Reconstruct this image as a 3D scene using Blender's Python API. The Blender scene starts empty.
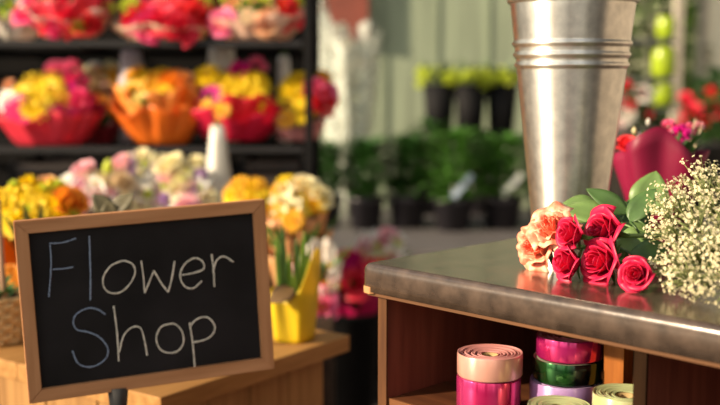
import bpy, bmesh, math, random
from mathutils import Vector, Matrix, Quaternion
random.seed(7)
C = bpy.context.scene.collection
PI = math.pi
# ------------------------------------------------------------------ camera model
F = 1080.0; H = 1.1; PITCH = math.atan(127.5 / 1080)
cp, sp = math.cos(PITCH), math.sin(PITCH)
def ray(px, py):
    a = (px - 360) / F; b = (202.5 - py) / F
    return Vector((a, cp + sp * b, -sp + cp * b))
CAM = Vector((0, 0, H))
def G(px, py, z):
    d = ray(px, py); return CAM + d * ((z - H) / d.z)
def P(px, py, Y):
    d = ray(px, py); return CAM + d * (Y / d.y)
# ------------------------------------------------------------------ materials
MATS = {}
def nodes_of(name):
    m = bpy.data.materials.new(name); m.use_nodes = True
    nt = m.node_tree; return m, nt, nt.nodes['Principled BSDF']
def mat(name, col, rough=.5, metal=0, var=.12, scale=30, bump=0, sheen=0, trans=0, coat=0, stretch=(1, 1, 1), sub=0):
    if name in MATS: return MATS[name]
    m, nt, b = nodes_of(name)
    tc = nt.nodes.new('ShaderNodeTexCoord'); mp = nt.nodes.new('ShaderNodeMapping'); mp.inputs['Scale'].default_value = stretch
    nz = nt.nodes.new('ShaderNodeTexNoise'); nz.inputs['Scale'].default_value = scale; nz.inputs['Detail'].default_value = 5
    nt.links.new(tc.outputs['Object'], mp.inputs[0]); nt.links.new(mp.outputs[0], nz.inputs['Vector'])
    cr = nt.nodes.new('ShaderNodeValToRGB')
    cr.color_ramp.elements[0].position = .3; cr.color_ramp.elements[1].position = .7
    cr.color_ramp.elements[0].color = tuple(max(0, c * (1 - var)) for c in col) + (1,)
    cr.color_ramp.elements[1].color = tuple(min(1, c * (1 + var)) for c in col) + (1,)
    nt.links.new(nz.outputs['Fac'], cr.inputs[0]); nt.links.new(cr.outputs[0], b.inputs['Base Color'])
    b.inputs['Roughness'].default_value = rough; b.inputs['Metallic'].default_value = metal
    if coat: b.inputs['Coat Weight'].default_value = coat; b.inputs['Coat Roughness'].default_value = .15
    if trans: b.inputs['Transmission Weight'].default_value = trans
    if sub:   # thin translucent tissue
        tl = nt.nodes.new('ShaderNodeBsdfTranslucent'); mx = nt.nodes.new('ShaderNodeMixShader'); mx.inputs[0].default_value = sub
        nt.links.new(cr.outputs[0], tl.inputs[0]); nt.links.new(b.outputs[0], mx.inputs[1]); nt.links.new(tl.outputs[0], mx.inputs[2])
        nt.links.new(mx.outputs[0], nt.nodes['Material Output'].inputs[0])
    if bump:
        bp = nt.nodes.new('ShaderNodeBump'); bp.inputs['Strength'].default_value = bump; bp.inputs['Distance'].default_value = .002
        nt.links.new(nz.outputs['Fac'], bp.inputs['Height']); nt.links.new(bp.outputs[0], b.inputs['Normal'])
    MATS[name] = m; return m
def streak(m, amount=.8):
    nt = m.node_tree; b = nt.nodes['Principled BSDF']; tg = nt.nodes.new('ShaderNodeTangent'); tg.direction_type = 'RADIAL'; tg.axis = 'Z'
    b.inputs['Anisotropic'].default_value = amount; b.inputs['Anisotropic Rotation'].default_value = .25
    nt.links.new(tg.outputs[0], b.inputs['Tangent']); return m
def wood(name, c0, c1, axis='x', rough=.45, scale=18, coat=0):
    st = {'x': (.08, 1, 1), 'y': (1, .08, 1), 'z': (1, 1, .08)}[axis]
    m = mat(name, c0, rough, var=.3, scale=scale * 4, bump=.15, stretch=st, coat=coat)
    cr = [n for n in m.node_tree.nodes if n.type == 'VALTORGB'][0]
    cr.color_ramp.elements[0].color = c0 + (1,); cr.color_ramp.elements[1].color = c1 + (1,)
    m.node_tree.nodes['Principled BSDF'].inputs['Specular IOR Level'].default_value = .18
    return m
def film(name, col, alpha=.45, rough=.15):
    if name in MATS: return MATS[name]
    m, nt, b = nodes_of(name)
    b.inputs['Base Color'].default_value = col + (1,); b.inputs['Roughness'].default_value = rough
    tr = nt.nodes.new('ShaderNodeBsdfTransparent'); mx = nt.nodes.new('ShaderNodeMixShader')
    tc = nt.nodes.new('ShaderNodeTexCoord'); nz = nt.nodes.new('ShaderNodeTexNoise'); nz.inputs['Scale'].default_value = 18
    cr = nt.nodes.new('ShaderNodeValToRGB'); a0 = max(0, alpha - .25); a1 = min(1, alpha + .25)
    cr.color_ramp.elements[0].color = (a0,) * 3 + (1,); cr.color_ramp.elements[1].color = (a1,) * 3 + (1,)
    cr.color_ramp.elements[0].position = .35; cr.color_ramp.elements[1].position = .65
    nt.links.new(tc.outputs['Object'], nz.inputs[0]); nt.links.new(nz.outputs['Fac'], cr.inputs[0]); nt.links.new(cr.outputs[0], mx.inputs[0])
    nt.links.new(tr.outputs[0], mx.inputs[1]); nt.links.new(b.outputs[0], mx.inputs[2])
    nt.links.new(mx.outputs[0], nt.nodes['Material Output'].inputs[0]); MATS[name] = m; return m
# ------------------------------------------------------------------ object helpers
def tag(o, label=None, cat=None, group=None, kind=None):
    if label: o['label'] = label
    if cat: o['category'] = cat
    if group: o['group'] = group
    if kind: o['kind'] = kind
    return o
def empty(name, loc=(0, 0, 0), rz=0, label=None, cat=None, group=None):
    o = bpy.data.objects.new(name, None); C.objects.link(o); o.empty_display_size = .05
    o.location = loc; o.rotation_euler = (0, 0, rz); return tag(o, label, cat, group)
def link(name, me, parent=None, M=None, label=None):
    o = bpy.data.objects.new(name, me); C.objects.link(o)
    if parent: o.parent = parent
    if M is not None: o.matrix_local = M
    if label: o['label'] = label
    return o
class MB:
    def __init__(s): s.bm = bmesh.new(); s.mi = 0
    def v(s, p): return s.bm.verts.new(p)
    def f(s, vs):
        try:
            fc = s.bm.faces.new(vs); fc.material_index = s.mi; fc.smooth = True; return fc
        except ValueError: return None
    def box(s, lo, hi, bev=0):
        vs = [s.v((x, y, z)) for x in (lo[0], hi[0]) for y in (lo[1], hi[1]) for z in (lo[2], hi[2])]
        fs = [s.f([vs[i] for i in q]) for q in ((0, 1, 3, 2), (4, 6, 7, 5), (0, 4, 5, 1), (2, 3, 7, 6), (0, 2, 6, 4), (1, 5, 7, 3))]
        for fc in fs: fc.smooth = False
        if bev:
            es = list({e for fc in fs for e in fc.edges})
            r = bmesh.ops.bevel(s.bm, geom=es, offset=bev, segments=3, affect='EDGES', profile=.5)
            for fc in r['faces']: fc.material_index = s.mi
        return s
    def prism(s, poly, z0, z1, bev=0):
        a = [s.v((x, y, z0)) for x, y in poly]; b = [s.v((x, y, z1)) for x, y in poly]; n = len(poly)
        fs = [s.f(a[::-1]), s.f(b)] + [s.f([a[i], a[(i + 1) % n], b[(i + 1) % n], b[i]]) for i in range(n)]
        for fc in fs: fc.smooth = False
        if bev:
            es = list({e for fc in fs for e in fc.edges})
            bmesh.ops.bevel(s.bm, geom=es, offset=bev, segments=2, affect='EDGES', profile=.5)
        return s
    def lathe(s, prof, seg=48, fn=None, cap0=True, cap1=True, M=None):
        rings = []
        for k, (r, z) in enumerate(prof):
            ring = []
            for i in range(seg):
                th = 2 * PI * i / seg; rr, zz = (r, z) if fn is None else fn(r, z, th, k / (len(prof) - 1))
                p = Vector((rr * math.cos(th), rr * math.sin(th), zz))
                ring.append(s.v(M @ p if M else p))
            rings.append(ring)
        for a, b in zip(rings, rings[1:]):
            for i in range(seg): s.f([a[i], a[(i + 1) % seg], b[(i + 1) % seg], b[i]])
        if cap0: s.f(rings[0][::-1])
        if cap1: s.f(rings[-1])
        return s
    def tube(s, pts, r, seg=8, flat=None):
        pts = [Vector(p) for p in pts]; n = len(pts); rings = []
        rs = r if isinstance(r, (list, tuple)) else [r] * n
        t0 = (pts[1] - pts[0]).normalized(); up = Vector((0, 0, 1)) if abs(t0.z) < .9 else Vector((1, 0, 0))
        for k in range(n):
            t = (pts[min(k + 1, n - 1)] - pts[max(k - 1, 0)]).normalized()
            a = t.cross(up).normalized(); b = a.cross(t).normalized(); up = b
            rings.append([s.v(pts[k] + (a * math.cos(2 * PI * i / seg) + b * math.sin(2 * PI * i / seg)) * rs[k]) for i in range(seg)])
        for a, b in zip(rings, rings[1:]):
            for i in range(seg): s.f([a[i], a[(i + 1) % seg], b[(i + 1) % seg], b[i]])
        s.f(rings[0][::-1]); s.f(rings[-1]); return s
    def ball(s, c, r, sub=2, sc=(1, 1, 1)):
        M = Matrix.Translation(c) @ Matrix.Diagonal((r * sc[0], r * sc[1], r * sc[2], 1))
        g = bmesh.ops.create_icosphere(s.bm, subdivisions=sub, radius=1, matrix=M)
        for fc in {f for v in g['verts'] for f in v.link_faces}: fc.material_index = s.mi; fc.smooth = True
        return s
    def grid(s, fn, nu, nv):
        vs = [[s.v(fn(i / nu, j / nv)) for j in range(nv + 1)] for i in range(nu + 1)]
        for i in range(nu):
            for j in range(nv): s.f([vs[i][j], vs[i + 1][j], vs[i + 1][j + 1], vs[i][j + 1]])
        return s
    def leaf(s, base, d, n, L, W, curl=.2, fold=.25, nu=8):
        d = Vector(d).normalized(); n = Vector(n); n = (n - d * n.dot(d)).normalized(); a = d.cross(n); base = Vector(base)
        def fn(u, v):
            w = W * math.sin(PI * min(1, u ** .8)) ** .8 * (v - .5) * 2 * .5
            return base + d * (L * u) + a * w + n * (-curl * L * u * u + fold * abs(w))
        return s.grid(fn, nu, 4)
    def mesh(s, name, mats, recalc=True):
        if recalc: bmesh.ops.recalc_face_normals(s.bm, faces=s.bm.faces)
        me = bpy.data.meshes.new(name); s.bm.to_mesh(me); s.bm.free()
        for m in (mats if isinstance(mats, (list, tuple)) else [mats]): me.materials.append(m)
        return me
    def build(s, name, mats, parent=None, M=None, label=None, solid=0, recalc=True):
        o = link(name, s.mesh(name, mats, recalc), parent, M, label)
        if solid:
            md = o.modifiers.new('thickness', 'SOLIDIFY'); md.thickness = solid; md.offset = 0
        return o
def aim(d, roll=0):   # rotation that sends +Z to d
    return Vector(d).normalized().to_track_quat('Z', 'Y').to_matrix().to_4x4() @ Matrix.Rotation(roll, 4, 'Z')
def TRS(loc, d=(0, 0, 1), s=1, roll=0):
    return Matrix.Translation(loc) @ aim(d, roll) @ Matrix.Scale(s, 4)
def lerp(a, b, t): return a + (b - a) * t
def spline(pts, n=8):
    pts = [Vector(p) for p in pts]
    if len(pts) == 2: return [pts[0].lerp(pts[1], i / n) for i in range(n + 1)]
    out = []
    for i in range(len(pts) - 1):
        p0, p1, p2, p3 = pts[max(i - 1, 0)], pts[i], pts[i + 1], pts[min(i + 2, len(pts) - 1)]
        for k in range(n):
            t = k / n
            out.append(.5 * ((2 * p1) + (p2 - p0) * t + (2 * p0 - 5 * p1 + 4 * p2 - p3) * t * t + (3 * p1 - p0 - 3 * p2 + p3) * t ** 3))
    out.append(pts[-1]); return out
# ------------------------------------------------------------------ palette
def petal(name, col, sub=.3): return mat('petal_' + name, col, .55, var=.18, scale=60, sub=sub)
COL = dict(yellow=(.95, .66, .01), orange=(.95, .30, .02), gold=(.95, .48, .02), crimson=(.75, .02, .06), red=(.80, .03, .04),
           magenta=(.70, .01, .28), pink=(.85, .16, .32), hotpink=(.80, .05, .20), peach=(.95, .50, .28), cream=(.92, .80, .48),
           white=(.88, .84, .76), lavender=(.55, .34, .62), lime=(.62, .70, .08), paleyellow=(.95, .78, .28), purple=(.35, .10, .42), beige=(.75, .58, .36), lilypink=(.88, .45, .50))
leafM = mat('leaf_green', (.075, .17, .03), .45, var=.35, scale=25, sub=.25)
darkleafM = mat('leaf_dark_green', (.035, .11, .02), .4, var=.4, scale=20, sub=.2)
brightleafM = mat('leaf_bright_green', (.22, .38, .05), .45, var=.3, scale=20, sub=.3)
oliveM = mat('leaf_olive', (.12, .14, .04), .5, var=.4, scale=20, sub=.25)
stemM = mat('stem_green', (.13, .25, .05), .5, var=.2)
eyeM = mat('flower_eye', (.30, .14, .02), .8, var=.3, scale=200)
blackM = mat('black_metal', (.0035, .0033, .004), .7, var=.2)
blackplM = mat('black_plastic', (.005, .0048, .006), .75, var=.2)
mat('rack_back', (.005, .0045, .0045), .95, var=.4, scale=12)
for m_ in (blackM, blackplM, MATS['rack_back']): m_.node_tree.nodes['Principled BSDF'].inputs['Specular IOR Level'].default_value = .2
# ------------------------------------------------------------------ flower heads (unit radius, facing +Z)
FM = {}
def flower(kind, col):
    k = (kind, col)
    if k in FM: return FM[k]
    rnd = random.Random(hash(kind) % 1000 if False else len(FM) + 3); b = MB(); pm = petal(col, COL[col])
    if kind == 'daisy' or kind == 'mum':
        rings = ((12, 1.0, .12), (10, .72, .28)) if kind == 'daisy' else ((13, 1.0, .05), (12, .9, .35), (10, .7, .6), (7, .45, .8))
        for n, L, lift in rings:
            for i in range(n):
                a = 2 * PI * (i + rnd.random() * .3) / n + lift * 5
                d = Vector((math.cos(a), math.sin(a), lift)); b.leaf(d * .08, d, (0, 0, 1), L, L * .42, .15, .2, 4)
        b.mi = 1 if kind == 'daisy' else 0
        b.ball((0, 0, .12 if kind == 'daisy' else .35), .26, 1, (1, 1, .5))
    elif kind == 'rose':
        rose_petals(b, 14, rnd)
        bmesh.ops.scale(b.bm, vec=(1, 1, .8), verts=b.bm.verts)
        bmesh.ops.translate(b.bm, vec=(0, 0, -.5), verts=b.bm.verts)
    elif kind == 'lily':
        for i in range(6):
            a = 2 * PI * i / 6; d = Vector((math.cos(a), math.sin(a), .9 if i % 2 else .65)); b.leaf((0, 0, 0), d, (-d.x, -d.y, 1.2), 1.2, .55, .35, .2, 6)
        b.mi = 1
        for i in range(5):
            a = 2 * PI * i / 5; b.tube([(0, 0, 0), (.15 * math.cos(a), .15 * math.sin(a), .8)], .03, 4)
    elif kind == 'bud':
        b.lathe([(.05, -.9), (.3, -.7), (.46, -.2), (.44, .25), (.25, .75), (.04, 1.0)], 10, lambda r, z, th, t: (r * (1 + .08 * math.sin(3 * th)), z))
    elif kind == 'tuft':   # dense little cluster (carnation, statice)
        for i in range(46):
            u = rnd.uniform(-.1, 1); a = rnd.random() * 2 * PI; q = math.sqrt(max(0, 1 - u * u)); d = Vector((q * math.cos(a), q * math.sin(a), u))
            b.leaf(d * .3, d, (rnd.uniform(-1, 1), rnd.uniform(-1, 1), rnd.uniform(-1, 1)), .7, .4, .1, .3, 3)
    FM[k] = b.mesh(kind + '_' + col, [pm, eyeM]); return FM[k]
def rose_petals(b, N, rnd, curl=1.0, ruffle=0.0, open_=1.0):
    a = 0.0
    for i in range(N):
        t = i / (N - 1); a += 2.399 if i > 4 else 1.9
        r = .13 + .78 * t ** .85 * open_; span = lerp(3.6, 1.75, min(1, t * 1.6)); hgt = lerp(1.75, 1.3, t) + rnd.uniform(-.05, .05)
        cu = curl * lerp(.0, .42, t ** 1.3) * rnd.uniform(.7, 1.25); ph = rnd.random() * 6; tl = rnd.uniform(-.06, .06)
        def fn(u, v, a=a, r=r, span=span, hgt=hgt, cu=cu, ph=ph, t=t, tl=tl):
            uu = u * 2 - 1; w = (1 - .12 * v ** 3) ; ang = a + uu * span / 2 * w
            rho = r * (.22 + .86 * math.sin(min(1, v * 1.25) * PI / 2) ** .9) * (1 + .05 * uu) - .05 * r * math.sin(PI * v)
            edge = max(0, v - .62) / .38
            rho += cu * edge ** 1.8 * (1 + .25 * abs(uu)) + ruffle * edge * math.sin(ang * 7 + ph) * .09
            z = hgt * v - .34 * hgt * v ** 2 * abs(uu) ** 2.6 - cu * .62 * edge ** 2.2 + ruffle * edge * .10 * math.sin(ang * 9 + ph * 2)
            z += tl * edge
            return Vector((rho * math.cos(ang), rho * math.sin(ang), z))
        b.grid(fn, 14, 10)
# ------------------------------------------------------------------ bouquets
def wrap_mb(rb, rt, h, pleats, amp, rnd, front=0.0, flat=1.0):
    b = MB(); ph = rnd.random() * 6; ph2 = rnd.random() * 6; seg = 72
    def fn(r, z, th, t):
        rr = r + amp * t * (math.sin(pleats * th + ph) * .6 + .4 * math.sin((pleats * 2 + 1) * th + ph2)) + .12 * amp * math.sin(23 * th + 9 * t)
        zz = z + t ** 2 * h * (.13 * math.sin(3 * th + ph2) + .09 * math.sin(7 * th + ph) - front * math.sin(th) * -1)
        return rr, zz
    prof = [(rb * .6, 0)] + [(lerp(rb, rt, (k / 9) ** .8), h * k / 9) for k in range(10)]
    b.lathe(prof, seg, fn, cap0=True, cap1=False)
    bmesh.ops.scale(b.bm, vec=(1, flat, 1), verts=b.bm.verts)
    return b
def bouquet(name, label, cat, group, base, Y, wb, wt, wh, wrapM, auto=None, heads=(), leaves=10, outer=None, pleats=9, amp=5, front=.34, lm=None, tilt=0, flat=.75, seed=1, inner=None):
    """base = pixel of the foot at depth Y; widths and heights in photo pixels at that depth, turned into metres"""
    s = Y / F; bp = P(base[0], base[1], Y); rnd = random.Random(seed)
    root = empty(name, bp, 0, label, cat, group); root.rotation_euler = (tilt, 0, 0)
    wrap_mb(wb * s / 2, wt * s / 2, wh * s * .92, pleats, amp * s, rnd, front, flat).build('wrap', wrapM, root, solid=.001)
    if outer:
        wrap_mb(wb * s / 2 * 1.08, wt * s / 2 * 1.12, wh * s * .98, pleats + 3, amp * s * 1.3, rnd, front * .9, flat).build('cellophane', outer, root, solid=.001)
    if inner:
        wrap_mb(wb * s / 2 * .85, wt * s / 2 * .86, wh * s * 1.12, pleats + 2, amp * s, rnd, -.02, flat).build('tissue_lining', inner, root, solid=.001)
    dep = wt * s / 2 * flat
    allh = list(heads)
    if auto:
        n, (cx, cy, w, h), kinds = auto
        for i in range(n):
            a = rnd.random() * 2 * PI; q = math.sqrt(rnd.random()); k, c, sz = kinds[i % len(kinds)]
            allh.append((cx + q * math.cos(a) * w / 2, cy + q * math.sin(a) * h / 2, k, c, sz * rnd.uniform(.85, 1.15)))
    if allh:
        ys = [h[1] for h in allh]; y0, y1 = min(ys), max(ys) + .01
    for (px, py, k, c, sz) in allh:
        x = (px - base[0]) * s; z = (base[1] - py) * s; t = (py - y0) / (y1 - y0)
        y = lerp(.5, -.85, t) * dep * max(.3, 1 - abs(x) / (wt * s * .8)) + rnd.uniform(-.1, .1) * dep
        q = P(px, py, Y + y) - bp; x, z = q.x, max(q.z, .02)   # the head's true place at its own depth
        d = Vector((x / (wt * s / 2) * .7 + rnd.uniform(-.2, .2), lerp(-.5, -1.0, t), lerp(.9, .35, t)))
        link('flower', flower(k, c), root, TRS((x, y, z), d, sz * s / 2 * 1.15, rnd.random() * 6))
    b = MB(); 
    for i in range(leaves):
        a = rnd.random() * 2 * PI; q = rnd.uniform(.3, .95); x = q * math.cos(a) * wt * s / 2; y = q * math.sin(a) * dep
        d = Vector((math.cos(a) * .5, math.sin(a) * .5, 1)); b.leaf((x * .6, y * .6, wh * s * .55), d, (math.cos(a) * -1, -math.sin(a), .6), wh * s * rnd.uniform(.6, .95), wt * s * .12, .15)
    for i in range(7):
        a = i * 2.4; b.tube([(math.cos(a) * wb * s * .15, math.sin(a) * wb * s * .12, .01), (math.cos(a) * wt * s * .15, math.sin(a) * dep * .3, wh * s * .9)], .0035, 5)
    b.build('foliage', lm or leafM, root)
    return root
# ================================================================== SETTING
wallM = mat('sage_wall', (.25, .295, .205), .7, var=.25, scale=3, stretch=(6, 1, .4))
floorM = mat('floor_grey', (.115, .095, .085), .6, var=.25, scale=6, bump=.2)
tag(MB().box((-4.5, -1.5, -.05), (4.5, 10.3, 0)).build('floor', floorM), 'dark grey shop floor', kind='structure')
b = MB().box((-4.5, 6.6, 0), (1.55, 6.7, 3))
for i in range(20): b.box((-4.5 + i * .31, 6.588, 0), (-4.49 + i * .31, 6.6, 3))
tag(b.build('wall_back', wallM), 'pale sage green panelled back wall', kind='structure')
tag(MB().box((-1, 10.2, 0), (4.5, 10.3, 3.2)).build('wall_far', mat('far_wall_cream_green', (.50, .52, .34), .8, var=.15, scale=3)), kind='structure')
tag(MB().box((4.4, -1.5, 0), (4.5, 10.2, 3.2)).build('wall_right', mat('right_wall_grey', (.22, .20, .18), .8, var=.2, scale=3)), kind='structure')
# glazed side on the right: posts, and a cream panel standing in for a bright daylit window
postM = mat('weathered_post', (.36, .32, .26), .6, var=.2, scale=5, stretch=(4, 4, .3))
for n, (px, w, Y) in enumerate(((604, .10, 6.6), (676, .05, 6.0), (700, .04, 7.1)), 1):
    x = (px - 360) / F * Y
    tag(MB().box((x - w / 2, Y, 0), (x + w / 2, Y + .06, 3), .004).build('trim_%d' % n, postM), kind='structure')
creamM = mat('cream_daylight', (.80, .76, .60), .5, var=.06, scale=4)
x0, x1 = (694 - 360) / F * 7.2, (725 - 360) / F * 7.2
daylit = MB().box((x0, 7.2, 1.02), (x1, 7.26, 3), .005).build('daylight_panel_1', creamM); tag(daylit, kind='structure')
brownM = mat('rust_brown_paint', (.22, .055, .035), .6, var=.2, scale=6)
bx0, bx1 = (318 - 360) / F * 6.5, (368 - 360) / F * 6.5
o = empty('wall_panel', ((bx0 + bx1) / 2, 6.54, 1.30), 0, 'rust brown panel hanging on the sage green wall at the top', 'panel')
MB().box((-(bx1 - bx0) / 2, -.02, 0), ((bx1 - bx0) / 2, .02, 1.2), .004).build('board', brownM, o)
b = MB()
for xx in (-(bx1 - bx0) / 2, (bx1 - bx0) / 2 - .03): b.box((xx, -.03, 0), (xx + .03, -.02, 1.2))
b.build('batten', brownM, o)
# ================================================================== COUNTER
ANG = math.radians(-46); A = Vector((.0015, 1.350, 0)); CT = .8642
lamM = mat('worn_grey_laminate', (.070, .047, .034), .25, metal=.12, var=.45, scale=45, bump=.25, coat=.5, stretch=(1, 1, 1))
walM = wood('red_brown_wood', (.12, .034, .022), (.20, .062, .036), 'z', .36)
edgeM = wood('light_edge_wood', (.062, .024, .009), (.125, .05, .017), 'z', .5)
edgexM = wood('light_edge_wood_long', (.12, .045, .016), (.20, .08, .028), 'x', .5)
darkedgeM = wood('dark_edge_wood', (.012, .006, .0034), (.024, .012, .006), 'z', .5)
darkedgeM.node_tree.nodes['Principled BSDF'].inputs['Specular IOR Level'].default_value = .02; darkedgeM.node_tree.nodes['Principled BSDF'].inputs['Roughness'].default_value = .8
shelfwM = wood('shelf_wood', (.07, .025, .012), (.13, .048, .02), 'x', .38)
cab = empty('counter_cabinet', (A.x, A.y, 0), ANG, 'open fronted red brown wooden counter cabinet holding the ribbon rolls', 'cabinet')
OV = .017; TH = .0138; Lc = 1.15; Dc = .74; SB = CT - .0418
DX = .388   # divider position along the front
MB().box((OV, OV, 0), (OV + TH, Dc - OV, SB), .001).build('side_panel', walM, cab)
MB().box((OV - .0005, OV - .003, 0), (OV + TH + .0005, OV - .0002, SB)).build('edge_trim', edgeM, cab, label='light wood front edge of the side panel')
MB().box((DX, OV + .001, 0), (DX + TH, Dc - OV - TH, SB), .001).build('divider', walM, cab)
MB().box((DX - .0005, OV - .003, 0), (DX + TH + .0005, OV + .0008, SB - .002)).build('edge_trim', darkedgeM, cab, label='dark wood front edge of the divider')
MB().box((Lc - OV - TH, OV, 0), (Lc - OV, Dc - OV, SB), .001).build('side_panel', walM, cab)
MB().box((OV + TH, Dc - OV - TH, 0), (Lc - OV - TH, Dc - OV, SB)).build('back_panel', walM, cab)
SH = .6905
sh = MB().box((OV + TH + .0005, OV + .004, SH - .018), (DX - .0005, Dc - OV - TH, SH), .001).build('shelf', shelfwM, cab)
MB().box((OV + TH + .0005, OV + .001, SH - .018), (DX - .0005, OV + .0039, SH)).build('shelf_lip', edgexM, sh, label='light wood lip of the shelf')
MB().box((DX + TH, OV + .012, SH - .06), (Lc - OV - TH, Dc - OV - TH, SH - .042)).build('shelf', walM, cab)
stripM = wood('strip_wood', (.085, .04, .018), (.16, .07, .03), 'x', .5)
bt_d = ray(615, 355); bt_v = Vector((math.sin(-ANG), math.cos(-ANG), 0)); bt_u = Vector((math.cos(-ANG), -math.sin(-ANG), 0))
bt = CAM + bt_d * ((.128 - (CAM - A).dot(bt_v)) / bt_d.dot(bt_v)); bu = (bt - A).dot(bt_u)
MB().box((bu - .016, .128, SH), (bu + .012, .148, SB), .001).build('batten', wood('batten_sunlit_wood', (.20, .06, .008), (.30, .10, .016), 'z', .5), cab, label='wooden batten added for a sunlit orange patch')  # added part; its orange carries the sunlit patch beside the divider
top = empty('worktop', (A.x, A.y, SB), ANG, 'worn grey laminate worktop with rounded edge, roses lying on it', 'worktop')
b = MB(); R = .009; zt = .0418; z0 = .006
prof = [(0.0, z0)] + [(0, zt - R)] + [(R - R * math.cos(a), zt - R + R * math.sin(a)) for a in (PI / 8 * k for k in range(1, 5))]
# slab: offset rings of a rounded-corner rectangle
def rrect(x0, y0, x1, y1, r, n=6):
    out = []
    for cx, cy, a0 in ((x0 + r, y0 + r, PI), (x1 - r, y0 + r, 1.5 * PI), (x1 - r, y1 - r, 0), (x0 + r, y1 - r, .5 * PI)):
        for k in range(n + 1): out.append((cx + r * math.cos(a0 + PI / 2 * k / n), cy + r * math.sin(a0 + PI / 2 * k / n)))
    return out
rings = []
for off, z in prof: rings.append([b.v((x, y, z)) for x, y in rrect(off, off, Lc - off, Dc - off, .0105 - off)])
n = len(rings[0])
for r0, r1 in zip(rings, rings[1:]):
    for i in range(n): b.f([r0[i], r0[(i + 1) % n], r1[(i + 1) % n], r1[i]])
b.f(rings[0][::-1]).smooth = False; b.f(rings[-1]).smooth = False
b.build('laminate_top', lamM, top)
MB().box((.006, .005, 0), (Lc - .01, Dc - .01, z0), .0006).build('edge_strip', stripM, top, label='light wood strip under the worktop edge')
chip = MB().prism([(-.0008, .022), (-.0008, .008), (.0015, .0028), (.007, -.0008), (.016, -.0008), (.02, .003), (.01, .03)], .0035, .0125, .0006)
chip.build('chipped_corner', mat('bare_wood', (.42, .20, .075), .7, var=.2, scale=80), top, label='pale bare wood where the corner is chipped')
# ================================================================== BUCKET
galM = mat('galvanised_steel', (.82, .77, .68), .35, metal=1, var=.15, scale=60, bump=.05)
bc = G(571, 243, CT); bY = bc.y + .02; bX = (569 - 360) / F * bY * 1.003
bk = empty('flower_bucket', (bX, bY, CT), 0, 'tall galvanised steel flower bucket standing on the grey worktop', 'bucket')
def rad(z): return .048 + (z) * .1155
hB = .342
pr = [(.0, .002), (rad(0) - .002, .002), (rad(0), 0), (rad(0) + .0012, .006)]
z = .012
while z < hB - .006:
    r = rad(z)
    for zr in (.2495, .2635, .279):
        d = abs(z - zr)
        if d < .0045: r += .0032 * math.cos(d / .0045 * PI / 2)
    pr.append((r, z)); z += .0015 if .240 < z < .29 else .006
wallp = pr + [(rad(hB) - .001, hB - .004)] 
inner = [(rad(zz) - .0015, zz) for zz in (hB - .004, .2, .01)] + [(0.0001, .006)]

streak(galM, .75)
MB().lathe([(max(r, .0001), z) for r, z in wallp] + inner, 96, cap0=False, cap1=False).build('bucket_wall', galM, bk)
MB().lathe([(rad(hB) + .0045 * math.cos(a) - .0005, hB - .0035 + .0042 * math.sin(a)) for a in (2 * PI * k / 12 for k in range(13))], 96, cap0=False, cap1=False).build('rolled_rim', galM, bk)
# ================================================================== CHALKBOARD
frameM = wood('frame_wood', (.40, .185, .08), (.55, .28, .135), 'x', .5)
framezM = wood('frame_wood_upright', (.40, .185, .08), (.55, .28, .135), 'z', .5)
slateM = mat('slate_black', (.010, .009, .010), .7, var=.6, scale=9, bump=0); slateM.node_tree.nodes['Principled BSDF'].inputs['Specular IOR Level'].default_value = .25
phi, lean, roll = math.radians(20.39), math.radians(.72), math.radians(2.61); bw, bh = .3400, .2460
BL = Vector((-.4413, 1.40, .6637))
MR = Matrix.Rotation(phi, 4, 'Z') @ Matrix.Rotation(-lean, 4, 'X') @ Matrix.Rotation(-roll, 4, 'Y')
cb = empty('chalkboard_sign', (0, 0, 0), 0, 'black chalkboard sign in a light wooden frame with a handwritten shop greeting', 'chalkboard')
cb.matrix_world = Matrix.Translation(BL) @ MR
cb['label'] = 'black chalkboard in light wooden frame reading Flower Shop in chalk'
fw = .0175; fd = .016
def rail(poly, m):
    b = MB(); a = [b.v((x, 0, z)) for x, z in poly]; c = [b.v((x, fd, z)) for x, z in poly]
    fs = [b.f(a), b.f(c[::-1])] + [b.f([a[i], c[i], c[(i + 1) % 4], a[(i + 1) % 4]]) for i in range(4)]
    for f_ in fs: f_.smooth = False
    bmesh.ops.bevel(b.bm, geom=list(b.bm.edges), offset=.0009, segments=2, affect='EDGES')
    b.build('frame_rail', m, cb)
rail([(0, 0), (bw, 0), (bw - fw, fw), (fw, fw)], frameM)
rail([(0, bh), (fw, bh - fw), (bw - fw, bh - fw), (bw, bh)], frameM)
rail([(0, 0), (fw, fw), (fw, bh - fw), (0, bh)], framezM)
rail([(bw, 0), (bw, bh), (bw - fw, bh - fw), (bw - fw, fw)], framezM)
MB().box((.01, .0075, .01), (bw - .01, .0125, bh - .01)).build('slate', slateM, cb)
def chalk(name, col):
    m = mat(name, col, .95, var=.2, scale=900); nt = m.node_tree
    tr = nt.nodes.new('ShaderNodeBsdfTransparent'); mx = nt.nodes.new('ShaderNodeMixShader'); nz = nt.nodes.new('ShaderNodeTexNoise'); nz.inputs['Scale'].default_value = 700
    cr = nt.nodes.new('ShaderNodeValToRGB'); cr.color_ramp.elements[0].position = .36; cr.color_ramp.elements[1].position = .5
    tc = nt.nodes.new('ShaderNodeTexCoord'); nt.links.new(tc.outputs['Object'], nz.inputs[0])
    nt.links.new(nz.outputs['Fac'], cr.inputs[0]); nt.links.new(cr.outputs[0], mx.inputs[0]); nt.links.new(tr.outputs[0], mx.inputs[1])
    nt.links.new(nt.nodes['Principled BSDF'].outputs[0], mx.inputs[2]); nt.links.new(mx.outputs[0], nt.nodes['Material Output'].inputs[0]); return m
chalkM = chalk('chalk_cream', (.85, .80, .68)); chalkBlueLitM = chalk('chalk_bluish_lit', (.25, .32, .45))  # same whitish chalk; bluish light on F, l, S put into the second colour
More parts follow.
